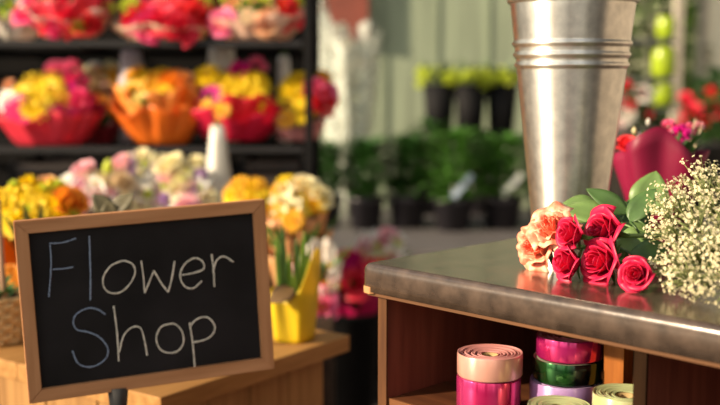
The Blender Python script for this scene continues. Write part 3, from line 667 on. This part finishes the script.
bouquet('wrapped_bouquet', 'bouquet of yellow and pink blooms in bright crimson wrap on the middle rack shelf', 'bouquet', gM_, (236, 140), RY + .08, 54, 106, 36, pCr, (7, (236, 84, 60, 24), [('mum', 'yellow', 24), ('mum', 'yellow', 20)]),
        [(206, 76, 'mum', 'yellow', 30), (222, 82, 'mum', 'yellow', 26), (248, 86, 'mum', 'yellow', 34), (236, 96, 'mum', 'yellow', 30), (254, 98, 'mum', 'yellow', 28), (240, 74, 'tuft', 'magenta', 26), (210, 98, 'daisy', 'magenta', 26), (200, 92, 'daisy', 'pink', 20), (206, 108, 'mum', 'gold', 18), (222, 110, 'mum', 'gold', 18), (256, 68, 'tuft', 'pink', 24), (222, 98, 'daisy', 'pink', 22)], inner=paper('scarlet', (.85, .02, .04)), front=.2, amp=6, seed=9)
bouquet('wrapped_bouquet', 'tall yellow bouquet with a pink side, right end of the middle shelf', 'bouquet', gM_, (298, 140), RY + .09, 34, 62, 30, film('cellophane_rose', (.85, .35, .35), .55), (5, (298, 92, 40, 40), [('mum', 'yellow', 20)]),
        [(294, 84, 'mum', 'yellow', 24), (300, 94, 'mum', 'yellow', 26), (288, 106, 'mum', 'yellow', 26), (302, 112, 'mum', 'yellow', 26), (286, 118, 'mum', 'gold', 20), (298, 78, 'mum', 'yellow', 18), (312, 90, 'tuft', 'magenta', 24), (320, 100, 'rose', 'red', 26), (322, 90, 'rose', 'pink', 20), (325, 76, 'mum', 'gold', 16), (316, 108, 'tuft', 'crimson', 20)], seed=10)
# white stem sleeves
sleeveM = mat('white_sleeve', (.80, .78, .70), .5, var=.08, scale=6, stretch=(8, 8, 1), sub=.2)
lavM = mat('lilac_sleeve', (.58, .54, .62), .5, var=.1, scale=6, stretch=(8, 8, 1), sub=.2)
def sleeve(label, px, y0, y1, w0, w1, Y, m, zb):
    s = Y / F; b0 = P(px, y1, Y); ztop = P(px, y0, Y).z
    o = empty('flower_sleeve', (b0.x, Y, zb), 0, label, 'sleeve', 'white flower sleeves by the rack')
    hh = ztop - zb; wz = b0.z - zb
    def rr(z): return lerp(w1, w0, (z - wz) / (ztop - b0.z)) * s / 2 if z > wz else w1 * s / 2
    MB().lathe([(.0001, .001)] + [(rr(hh * k / 10), .001 + hh * k / 10) for k in range(11)], 32, lambda r, z, th, t: (r * (1 + .05 * math.sin(6 * th)), z), cap0=False, cap1=False).build('paper_sleeve', m, o, solid=.001)
    b = MB()
    for i in range(5): b.tube([(0.006 * math.cos(i * 1.3), .006 * math.sin(i * 1.3), .01), (.008 * math.cos(i * 1.3), .008 * math.sin(i * 1.3), hh + .012)], .003, 5)
    b.build('stems', stemM, o)
sleeve('white paper flower sleeve under the top shelf, behind the crimson bouquet', 222, 46, 84, 24, 30, RY + .22, sleeveM, ZM)
sleeve('pale lilac flower sleeve under the top shelf, behind the orange bouquet', 132, 50, 84, 18, 26, RY + .24, lavM, ZM)
sleeve('narrow bright white flower sleeve at the right under the top shelf', 284, 56, 80, 10, 13, RY + .22, mat('bright_white', (.9, .9, .86), .4, sub=.3), ZM)
# ---------------------------------------------------------------- low bench before the rack
BZ = .545
bn = empty('display_bench', (-.72, 2.42, 0), 0, 'dark low bench in front of the rack carrying pastel bouquets', 'bench')
bM = wood('bench_dark', (.03, .02, .015), (.06, .04, .028), 'x', .6)
MB().box((-.62, 0, BZ - .03), (.66, .55, BZ), .003).build('bench_top', bM, bn)
for x in (-.58, .60):
    for y in (.03, .46): MB().box((x, y, 0), (x + .05, y + .05, BZ - .03)).build('leg', bM, bn)
sleeve('tall white paper flower sleeve standing on the bench before the rack', 219, 126, 212, 13, 32, 2.90, sleeveM, BZ)
gL = 'pastel bouquets on the low bench'
pastel = [('lily', 'cream', 22), ('rose', 'white', 18), ('bud', 'paleyellow', 16), ('rose', 'lilypink', 18), ('tuft', 'lavender', 20), ('lily', 'white', 20), ('bud', 'lime', 14), ('rose', 'cream', 18)]
def on_bench(px, Y): q = P(px, 200, Y); q.z = BZ; d = q - CAM; return (px, 202.5 - F * (sp * d.y + cp * d.z) / (cp * d.y - sp * d.z))
bouquet('wrapped_bouquet', 'pastel bouquet with pink and white roses, leftmost on the low bench', 'bouquet', gL, on_bench(92, 2.72), 2.72, 30, 66, 55, clear, (22, (92, 188, 64, 46), pastel[1:4] + [('rose', 'beige', 18)]), [(80, 190, 'rose', 'magenta', 18), (92, 196, 'rose', 'white', 24), (66, 186, 'rose', 'white', 18), (108, 168, 'bud', 'lime', 20), (104, 186, 'lily', 'paleyellow', 22)], seed=12)
bouquet('wrapped_bouquet', 'pastel bouquet with lavender spikes and lime buds, middle of the low bench', 'bouquet', gL, on_bench(142, 2.80), 2.80, 32, 72, 60, clear, (26, (142, 184, 70, 50), pastel), [(134, 168, 'bud', 'lavender', 24), (132, 180, 'tuft', 'lavender', 24), (148, 196, 'bud', 'lime', 24), (146, 168, 'bud', 'lime', 18), (160, 190, 'rose', 'white', 22), (166, 180, 'rose', 'magenta', 14)], seed=13)
bouquet('wrapped_bouquet', 'pastel bouquet of cream and blush blooms beside the tall white sleeve', 'bouquet', gL, on_bench(190, 2.74), 2.74, 30, 64, 58, clear, (24, (188, 184, 54, 54), [('rose', 'cream', 18), ('rose', 'lilypink', 16), ('lily', 'white', 20), ('bud', 'lime', 14), ('tuft', 'lavender', 14)]), [(186, 174, 'bud', 'paleyellow', 20), (178, 188, 'rose', 'cream', 22), (196, 192, 'tuft', 'lavender', 14)], seed=14)
bouquet('wrapped_bouquet', 'golden yellow bouquet behind the top right corner of the chalkboard', 'bouquet', 'yellow bouquets behind the chalkboard', on_bench(246, 2.62), 2.62, 26, 54, 60, pKr, (16, (244, 196, 40, 30), [('mum', 'gold', 20), ('mum', 'yellow', 20)]), [(240, 184, 'mum', 'gold', 22), (236, 196, 'mum', 'yellow', 20), (250, 188, 'mum', 'yellow', 20)], seed=15)
bouquet('wrapped_bouquet', 'yellow and cream bouquet in peach kraft wrap right of the chalkboard', 'bouquet', 'yellow bouquets behind the chalkboard', on_bench(294, 2.62), 2.62, 30, 72, 72, pKr, (18, (294, 200, 60, 44), [('mum', 'gold', 20), ('mum', 'yellow', 20), ('rose', 'cream', 18), ('bud', 'lime', 12)]), [(286, 182, 'mum', 'yellow', 20), (300, 184, 'mum', 'gold', 22), (316, 196, 'mum', 'gold', 22), (310, 190, 'mum', 'yellow', 22), (284, 204, 'lily', 'cream', 26), (296, 210, 'mum', 'paleyellow', 20), (316, 206, 'mum', 'gold', 18), (322, 204, 'mum', 'yellow', 16)], inner=paper('peach_tissue', (.85, .42, .18)), seed=16, leaves=16)
# ---------------------------------------------------------------- yellow bouquet left, on the table
def on_table(px, Y): q = P(px, 200, Y); q.z = TZ; d = q - CAM; return (px, 202.5 - F * (sp * d.y + cp * d.z) / (cp * d.y - sp * d.z))
yM = [('mum', 'yellow', 26), ('mum', 'yellow', 24), ('tuft', 'yellow', 22), ('mum', 'yellow', 22), ('tuft', 'lime', 16)]
bouquet('wrapped_bouquet', 'bright yellow bouquet in orange paper on the table behind the chalkboard', 'bouquet', None, on_table(40, 2.14), 2.14, 44, 84, 92, pOr2, (26, (36, 206, 82, 46), yM), [(20, 194, 'mum', 'yellow', 30), (26, 206, 'mum', 'yellow', 30), (8, 206, 'mum', 'yellow', 26), (14, 222, 'mum', 'yellow', 26), (30, 186, 'tuft', 'yellow', 24), (68, 204, 'rose', 'orange', 26), (58, 212, 'mum', 'yellow', 24), (46, 192, 'tuft', 'lime', 20), (52, 200, 'mum', 'paleyellow', 18), (76, 204, 'rose', 'orange', 18), (48, 184, 'rose', 'peach', 16)], seed=17, leaves=20, lm=oliveM)
# olive leafy bits peeping over the frame
dp = P(114, 240, 1.80); dpx = Vector((dp.x, 1.80, TZ))
lp = empty('leafy_pot', dpx, 0, 'small pot plant whose dull olive leaves peep above the chalkboard', 'plant')
s = 1.8 / F
MB().lathe([(.03, 0), (.042, .075), (.038, .075), (.034, .06)], 32).build('pot', mat('clay_pot', (.35, .14, .07), .7), lp)
b = MB()
for (x0, x1, y0, y1, w) in ((112, 97, 214, 196, 20), (112, 132, 214, 195, 18), (112, 110, 218, 203, 18), (108, 98, 215, 205, 12), (118, 126, 216, 202, 14)):
    zb = P(0, y0, 1.8).z - TZ; q = Vector(((x1 - x0) * s, -.005, (y0 - y1) * s)); b.leaf(((x0 - 114) * s, 0, zb), q, (0, -1, .4), q.length * 1.15, w * s, .1, .2)
for i in range(4): a = i * 1.6; b.tube([(.012 * math.cos(a), .012 * math.sin(a), .06), (.004 * math.cos(a), .004 * math.sin(a), P(0, 213, 1.8).z - TZ)], .002, 6)
b.build('foliage', mat('olive_brown_leaf', (.10, .085, .04), .6, var=.3, scale=30), lp, solid=.0008)
# crates on the rack's lower shelf
def crate(label, px0, px1, y0, Y, zb):
    x0, x1 = (px0 - 360) / F * Y, (px1 - 360) / F * Y; zt = P(0, y0, Y).z; w = (x1 - x0) / 2
    o = empty('plastic_crate', ((x0 + x1) / 2, Y, zb), 0, label, 'crate', 'black crates on the lower rack shelf'); hh = zt - zb
    b = MB()
    for k in range(7):
        z = hh * k / 7; b.box((-w, 0, z), (w, .012, z + hh / 7 * .7)); b.box((-w, .26, z), (w, .272, z + hh / 7 * .7)); b.box((-w, .012, z), (-w + .012, .26, z + hh / 7 * .7)); b.box((w - .012, .012, z), (w, .26, z + hh / 7 * .7))
    b.box((-w, 0, 0), (w, .272, .008)); b.build('slatted_body', mat('crate_brown_black', (.028, .02, .018), .5), o)
    for sx_ in (-w, w - .02):
        for yy in (-.003, .255): MB().box((sx_, yy, 0), (sx_ + .02, yy + .02, hh + .004)).build('corner_post', blackplM, o)
crate('black slatted plastic crate under the crimson bouquet', 238, 306, 158, RY + .06, .60)
crate('black slatted plastic crate under the orange bouquet', 120, 200, 160, RY + .08, .60)
crate('black slatted plastic crate under the coral wrapped bouquet', 8, 104, 160, RY + .08, .60)
# ================================================================== BACK BENCH WITH POTTED PLANTS
PZ = P(420, 251, 4.3).z
gbm = mat('grey_bench', (.12, .11, .11), .55, var=.15, scale=5)
pb = empty('plant_bench', (.18, 4.3, 0), 0, 'long grey bench in the background under the potted plants', 'bench')
MB().box((-.55, 0, PZ - .04), (.87, 1.40, PZ), .004).build('bench_top', gbm, pb)
for x in (-.5, .2, .8):
    for y in (.05, 1.3): MB().box((x, y, 0), (x + .05, y + .05, PZ - .04)).build('leg', blackM, pb)
MB().box((-.5, .7, 0), (.82, .72, PZ - .04)).build('back_board', blackM, pb)
def potted(label, px, Y, topy, w, pw_, lm, seed, tagc=None, n=300):
    s = Y / F; rnd = random.Random(seed); x = (px - 360) / F * Y; zt = P(px, topy, Y).z - PZ
    o = empty('potted_plant', (x, Y, PZ), 0, label, 'plant', 'dark potted plants on the grey bench'); r = pw_ * s / 2; ph = .15
    MB().lathe([(r * .75, 0), (r * .95, ph * .85), (r * 1.05, ph * .86), (r * 1.05, ph), (r * .95, ph), (r * .9, ph * .85)], 32).build('pot', mat('black_pot', (.02, .018, .024), .35), o)
    b = MB(); ww = w * s / 2
    for i in range(n):
        a = rnd.random() * 6.28; t = rnd.random(); q = ww * (1 - .45 * t * t) * rnd.random() ** .5; zz = lerp(ph, zt * .92, t)
        b.leaf((q * math.cos(a), q * math.sin(a) * .9, zz), (math.cos(a), math.sin(a), rnd.uniform(.1, 1.3)), (-math.cos(a) * .4, -math.sin(a) * .4, 1), rnd.uniform(.05, .095), rnd.uniform(.025, .045), .3, .2, 5)
    for i in range(6): a = i * 1.05; b.tube([(.02 * math.cos(a), .02 * math.sin(a), ph * .8), (ww * .5 * math.cos(a), ww * .5 * math.sin(a), zt * .8)], .004, 5)
    b.build('foliage', lm, o)
    if tagc:
        b = MB().box((-.013, -.002, -.05), (.013, .002, .08), .001)
        b.build('plant_tag', mat('tag_' + tagc, (.50, .62, .78) if tagc == 'blue' else (.75, .78, .74), .5), o, Matrix.Translation((.02, -r * 1.1, ph + .05)) @ Matrix.Rotation(math.radians(40), 4, 'Y'), label='pale ' + tagc + ' plant tag')
midleafM = mat('leaf_mid_green', (.08, .22, .03), .42, var=.4, scale=20, sub=.25)
potted('dark leafy potted plant at the left end of the grey bench', 326, 5.0, 142, 36, 34, darkleafM, 41)
potted('dark potted plant with bushy crown, second from left on the grey bench', 366, 4.95, 136, 42, 38, darkleafM, 42)
potted('dark bushy potted plant in the middle of the grey bench', 408, 4.98, 132, 46, 40, darkleafM, 43)
potted('green potted plant with a pale blue tag in its pot', 454, 4.9, 128, 50, 42, midleafM, 44, 'blue')
potted('green potted plant with a whitish tag beside the steel bucket', 503, 4.95, 132, 50, 42, midleafM, 45, 'white')
potted('green potted plant standing behind the tagged plant on the grey bench', 432, 5.50, 118, 48, 36, midleafM, 46)
potted('leafy potted plant standing behind the whitish tag', 482, 5.50, 124, 48, 36, darkleafM, 47)
potted('dark potted plant behind the steel bucket', 550, 5.0, 130, 46, 42, darkleafM, 48)
# ---------------------------------------------------------------- raised stand with lime flowers in black buckets
SZ = P(470, 136, 5.9).z
ps = empty('plant_stand', ((470 - 360) / F * 5.9, 5.75, 0), 0, 'dark raised stand against the sage wall under the lime flowers', 'stand')
MB().box((-.42, 0, SZ - .03), (.42, .36, SZ), .003).build('stand_top', mat('stand_grey_green', (.12, .13, .10), .7), ps)
for x in (-.4, .36):
    for y in (.02, .3): MB().box((x, y, 0), (x + .04, y + .04, SZ - .03)).build('leg', blackM, ps)
def lime_bucket(label, px, w, wt, topy, Y, seed, hy):
    s = Y / F; o = empty('flower_tub', ((px - 360) / F * Y, Y, SZ), 0, label, 'flowers', 'black tubs of lime flowers'); rnd = random.Random(seed)
    hh = P(px, topy, Y).z - SZ
    MB().lathe([(w * s / 2, 0), (wt * s / 2, hh), (wt * s / 2 - .006, hh), (w * s / 2 - .006, .01)], 32).build('tub', blackplM, o)
    for i in range(16):
        a = rnd.random() * 6.28; q = math.sqrt(rnd.random()) * wt * s * .55; z = hh + rnd.uniform(-.01, .055)
        link('flower', flower('tuft', 'lime'), o, TRS((q * math.cos(a), q * math.sin(a), z), (math.cos(a) * .4, math.sin(a) * .4 - .5, 1), 18 * s / 2, rnd.random() * 6))
    b = MB()
    for i in range(24):
        a = rnd.random() * 6.28; q = rnd.random() * wt * s * .35; b.leaf((q * math.cos(a), q * math.sin(a), hh), (math.cos(a) * .4, math.sin(a) * .4, 1), (-math.cos(a), -math.sin(a), .4), rnd.uniform(.06, .17), .035, .2)
    b.build('foliage', mat('leaf_grey_green', (.16, .22, .12), .5, var=.3, sub=.2), o)
lime_bucket('left black tub of lime yellow flowers on the raised stand', 439, 24, 33, 84, 5.9, 51, 0)
lime_bucket('middle black tub of lime yellow flowers on the raised stand', 470, 24, 33, 84, 5.86, 52, 0)
lime_bucket('right black tub of lime yellow flowers beside the steel bucket', 501, 24, 33, 84, 5.9, 53, 0)
# ---------------------------------------------------------------- tall white cellophane bundle
wc = empty('cellophane_bundle', ((347 - 360) / F * 5.36, 5.36, PZ), 0, 'tall bundle of white cellophane wrapped stems by the rack end', 'bundle')
s = 5.36 / F; hz = P(0, 24, 5.36).z - PZ
rnd = random.Random(61)
MB().lathe([(.0001, .002), (.05, .002)] + [(lerp(.05, .155, (k / 10) ** .8), hz * k / 10) for k in range(1, 11)], 64, lambda r, z, th, t: (r * (1 + .16 * t * math.sin(7 * th) + .08 * math.sin(15 * th + z * 9)), z + t ** 3 * (.10 * math.sin(2 * th + 2.2) + .05 * math.sin(5 * th) - .12 * math.cos(th))), cap0=False, cap1=False).build('cellophane', film('cellophane_milk', (.66, .70, .62), .42, .4), wc, solid=.001)
b = MB()
for i in range(18): a = rnd.random() * 6.28; q = rnd.random(); b.tube([(.02 * q * math.cos(a), .02 * q * math.sin(a), .02), (.09 * q * math.cos(a), .09 * q * math.sin(a), hz * rnd.uniform(.6, .9))], .004, 5)
b.build('stems', mat('pale_stems', (.45, .46, .30), .6), wc)
for i in range(12): a = rnd.random() * 6.28; q = rnd.random() * .1; link('flower', flower('tuft', 'white'), wc, TRS((q * math.cos(a), q * math.sin(a), hz * rnd.uniform(.62, .98)), (0, -.5, 1), .045, a))
# ---------------------------------------------------------------- floor buckets in the aisle
def floor_bucket(label, px, Y, ztop, r):
    o = empty('flower_pail', ((px - 360) / F * Y, Y, 0), 0, label, 'bucket', 'black pails on the shop floor')
    MB().lathe([(r * .7, 0), (r, ztop), (r * 1.06, ztop), (r * 1.06, ztop + .012), (r * .95, ztop + .012), (r * .66, .01)], 40).build('pail_wall', blackplM, o)
    b = MB(); pts = [(r * 1.07 * math.cos(t), r * 1.07 * math.sin(t) * .6 - .02, ztop - .05 * math.sin(t)) for t in (PI * k / 16 for k in range(17))]
    b.tube(pts, .003, 6).build('handle', blackM, o)
floor_bucket('black pail on the floor under the magenta flowers', 353, 3.3, .36, .085)
floor_bucket('black pail on the floor behind the counter corner', 386, 3.55, .40, .085)
bouquet('wrapped_bouquet', 'magenta red bouquet standing in a black pail left of the counter', 'bouquet', 'bouquets in floor pails', (353, 330), 3.3, 34, 56, 52, paper('deep_magenta', (.62, .01, .12)), (16, (354, 270, 46, 34), [('rose', 'crimson', 18), ('tuft', 'magenta', 18), ('rose', 'lilypink', 12)]), [(348, 270, 'tuft', 'magenta', 22), (356, 284, 'rose', 'crimson', 22)], seed=71)
bouquet('wrapped_bouquet', 'mixed yellow and red bouquet in clear cellophane beside the yellow pot', 'bouquet', None, on_bench(319, 2.50), 2.50, 26, 44, 56, clear, (14, (318, 284, 40, 44), [('mum', 'yellow', 20), ('rose', 'red', 18), ('rose', 'lilypink', 18), ('mum', 'white', 18)]), [(324, 300, 'mum', 'yellow', 24), (322, 318, 'rose', 'pink', 24), (326, 270, 'mum', 'white', 18)], seed=72)
bouquet('wrapped_bouquet', 'white and green bouquet in clear cellophane behind the counter corner', 'bouquet', 'bouquets in floor pails', (386, 322), 3.55, 34, 56, 58, clear, (14, (380, 252, 48, 36), [('lily', 'white', 18), ('rose', 'lilypink', 14), ('tuft', 'lime', 14)]), [(370, 240, 'lily', 'white', 20), (394, 242, 'rose', 'peach', 12), (366, 254, 'bud', 'lime', 16)], seed=73)
# ================================================================== RIGHT BACKGROUND
rsh = empty('plant_shelf', ((650 - 360) / F * 5.6, 5.6, 0), 0, 'dark narrow shelf unit carrying lime green vases at the right', 'shelf')
zs = [P(650, y, 5.6).z for y in (107, 78, 39)]
for z in zs: MB().box((-.16, 0, z - .022), (.12, .22, z), .002).build('shelf', mat('dark_shelf', (.06, .065, .07), .5), rsh)
for x in (-.16, .10):
    MB().box((x, .2, 0), (x + .02, .22, 1.6)).build('upright', blackM, rsh)
limeM = mat('lime_glass', (.52, .66, .04), .2, var=.08, sub=.5)
for (px, y0, y1, w, lab) in ((661, 83, 107, 23, 'lime green glass vase on the lowest dark shelf'), (661, 46, 78, 23, 'tall lime green glass vase on the middle dark shelf'), (662, 16, 39, 18, 'slim lime green glass vase on the top dark shelf')):
    z0_, z1_ = P(px, y1, 5.6).z, P(px, y0, 5.6).z; o = empty('lime_vase', ((px - 360) / F * 5.65, 5.65, z0_), 0, lab, 'vase', 'lime vases on the shelf'); r = w * 5.6 / F / 2; hh = z1_ - z0_
    MB().lathe([(.001, .001), (r * .8, .001), (r, hh * .2), (r, hh * .8), (r * .8, hh * .96), (r * .85, hh), (r * .78, hh), (r * .74, hh * .95), (r * .93, hh * .8), (r * .93, hh * .2), (.001, .01)], 28, cap0=False, cap1=False).build('glass_body', limeM, o)
midgreenM = mat('shrub_green', (.10, .19, .04), .5, var=.4, scale=12, sub=.25)
def shrub(label, px, Y, z0_, z1_, w, lm, seed, n=380, leaf=.09):
    rnd = random.Random(seed); o = empty('leafy_shrub', ((px - 360) / F * Y, Y, 0), 0, label, 'shrub', 'shrubs beyond the posts'); b = MB()
    for i in range(n):
        a = rnd.random() * 6.28; t = rnd.random(); q = w * math.sin(PI * (.12 + .8 * t)) * rnd.random() ** .4; z = lerp(z0_, z1_, t)
        b.leaf((q * math.cos(a), q * math.sin(a) * .7, z), (math.cos(a), math.sin(a), rnd.uniform(-.3, 1)), (rnd.uniform(-.5, .5), rnd.uniform(-.5, .5), 1), leaf * rnd.uniform(.7, 1.3), leaf * .45, .3, .2, 4)
    b.build('foliage', lm, o)
    b = MB()
    for i in range(5): a = i * 1.26; b.tube([(.02 * math.cos(a), .02 * math.sin(a), 0), (w * .3 * math.cos(a), w * .3 * math.sin(a), lerp(z0_, z1_, .6))], [.018, .008], 6)
    b.build('trunk', mat('bark', (.10, .07, .045), .8), o)
shrub('dark green shrub right behind the steel bucket', 640, 7.3, .2, 2.2, .42, darkleafM, 81, 800, .12)
shrub('bright yellow green shrub between the wooden posts', 697, 7.9, .2, 1.62, .26, brightleafM, 82, 500, .12)
shrub('dark leafy shrub at the far right edge below the cream daylight panel', 728, 6.5, .1, 1.10, .42, darkleafM, 83, 700, .12)
shrub('tall mid green shrub behind the lime vases', 660, 8.7, .3, 2.4, .40, midgreenM, 84, 900, .13)
shrub('broad dark hedge shrub at the back of the right side', 720, 9.6, .2, 2.6, .46, darkleafM, 85, 1000, .14)
def flowerpot(label, px, Y, y0, y1, w, cols, seed):
    s = Y / F; rnd = random.Random(seed); zt, zb = P(px, y0, Y).z, P(px, y1, Y).z
    nf = 9
    o = empty('flowering_plant', ((px - 360) / F * Y, Y, 0), 0, label, 'plant', 'flowering plants in the right background')
    MB().lathe([(.11, 0), (.14, zb - .02), (.15, zb - .02), (.15, zb), (.13, zb), (.12, zb - .03)], 28).build('planter', mat('dark_planter', (.05, .045, .04), .5), o)
    for i in range(nf):
        a = rnd.random() * 6.28; q = math.sqrt(rnd.random()) * w * s / 2; k, c = cols[i % len(cols)]; z = lerp(zb + .02, zt, rnd.random())
        link('flower', flower(k, c), o, TRS((q * math.cos(a), q * math.sin(a) * .7, z), (math.cos(a) * .4, -.8, .6), 14 * s / 2 * rnd.uniform(.8, 1.3), a))
    b = MB()
    for i in range(60):
        a = rnd.random() * 6.28; q = rnd.random() * w * s / 2; b.leaf((q * math.cos(a), q * math.sin(a) * .7, lerp(zb, zt - .05, rnd.random())), (math.cos(a), math.sin(a), 1), (0, 0, 1), .08, .04, .3)
    for i in range(6): a = i; b.tube([(0, 0, zb - .04), (w * s * .3 * math.cos(a), w * s * .2 * math.sin(a), zt - .06)], .005, 5)
    b.build('foliage', darkleafM, o)
flowerpot('plant with soft red orange flowers at the far right background', 706, 5.3, 92, 142, 52, [('tuft', 'crimson'), ('tuft', 'red'), ('rose', 'crimson')], 91)
flowerpot('plant with dusty pink and white flowers behind the bucket', 634, 5.0, 80, 128, 34, [('tuft', 'lilypink'), ('rose', 'white'), ('tuft', 'crimson')], 92)
# ================================================================== LIGHT, WORLD, CAMERA
w = bpy.data.worlds.new('world'); bpy.context.scene.world = w; w.use_nodes = True; nt = w.node_tree; bg = nt.nodes['Background']
tc = nt.nodes.new('ShaderNodeTexCoord'); sx = nt.nodes.new('ShaderNodeSeparateXYZ'); cr = nt.nodes.new('ShaderNodeValToRGB'); mr = nt.nodes.new('ShaderNodeMapRange')
mr.inputs[1].default_value = -1; mr.inputs[2].default_value = 1
L = nt.links.new
L(tc.outputs['Generated'], sx.inputs[0]); L(sx.outputs[2], mr.inputs[0]); L(mr.outputs[0], cr.inputs[0])
cr.color_ramp.elements[0].position = .42; cr.color_ramp.elements[0].color = (.05, .045, .04, 1)
cr.color_ramp.elements[1].position = .95; cr.color_ramp.elements[1].color = (.34, .38, .44, 1)
e = cr.color_ramp.elements.new(.53); e.color = (.80, .75, .62, 1)
# sky brighter towards the sun, with noise bands added for metal reflections and fill
dt = nt.nodes.new('ShaderNodeVectorMath'); dt.operation = 'DOT_PRODUCT'; dt.inputs[1].default_value = Vector((-.86, -.48, .22)).normalized()
g1 = nt.nodes.new('ShaderNodeMapRange'); g1.inputs[1].default_value = -.1; g1.inputs[2].default_value = 1; g1.inputs[3].default_value = .45; g1.inputs[4].default_value = 5.0
L(tc.outputs['Generated'], dt.inputs[0]); L(dt.outputs['Value'], g1.inputs[0])
mp = nt.nodes.new('ShaderNodeMapping'); mp.inputs['Scale'].default_value = (1, 1, .12); nz = nt.nodes.new('ShaderNodeTexNoise'); nz.inputs['Scale'].default_value = 4.5; nz.inputs['Detail'].default_value = 3
L(tc.outputs['Generated'], mp.inputs[0]); L(mp.outputs[0], nz.inputs['Vector'])
g2 = nt.nodes.new('ShaderNodeMapRange'); g2.inputs[1].default_value = .38; g2.inputs[2].default_value = .62; g2.inputs[3].default_value = .25; g2.inputs[4].default_value = 1.7
L(nz.outputs['Fac'], g2.inputs[0])
mu = nt.nodes.new('ShaderNodeMath'); mu.operation = 'MULTIPLY'; L(g1.outputs[0], mu.inputs[0]); L(g2.outputs[0], mu.inputs[1])
mv = nt.nodes.new('ShaderNodeVectorMath'); mv.operation = 'SCALE'; L(cr.outputs[0], mv.inputs[0]); L(mu.outputs[0], mv.inputs['Scale']); L(mv.outputs[0], bg.inputs[0])
bg.inputs[1].default_value = .42
sun = bpy.data.lights.new('sun', 'SUN'); sun.energy = 8.0; sun.angle = math.radians(2.5); sun.color = (1, .80, .56)
so = bpy.data.objects.new('sun', sun); C.objects.link(so); so.rotation_euler = Vector((.90, .31, -.36)).to_track_quat('-Z', 'Y').to_euler()
cam = bpy.data.cameras.new('camera'); cam.sensor_width = 36; cam.lens = 54; co = bpy.data.objects.new('camera', cam); C.objects.link(co)
co.location = CAM; co.rotation_euler = (PI / 2 - PITCH, 0, 0); cam.clip_start = .02
cam.dof.use_dof = True; cam.dof.focus_distance = 1.28; cam.dof.aperture_fstop = 2.9; cam.dof.aperture_blades = 0
sc = bpy.context.scene; sc.camera = co
sc.view_settings.view_transform = 'Standard'; sc.view_settings.look = 'None'; sc.view_settings.gamma = 1; sc.view_settings.use_curve_mapping = False
sc.view_settings.exposure = 0.25
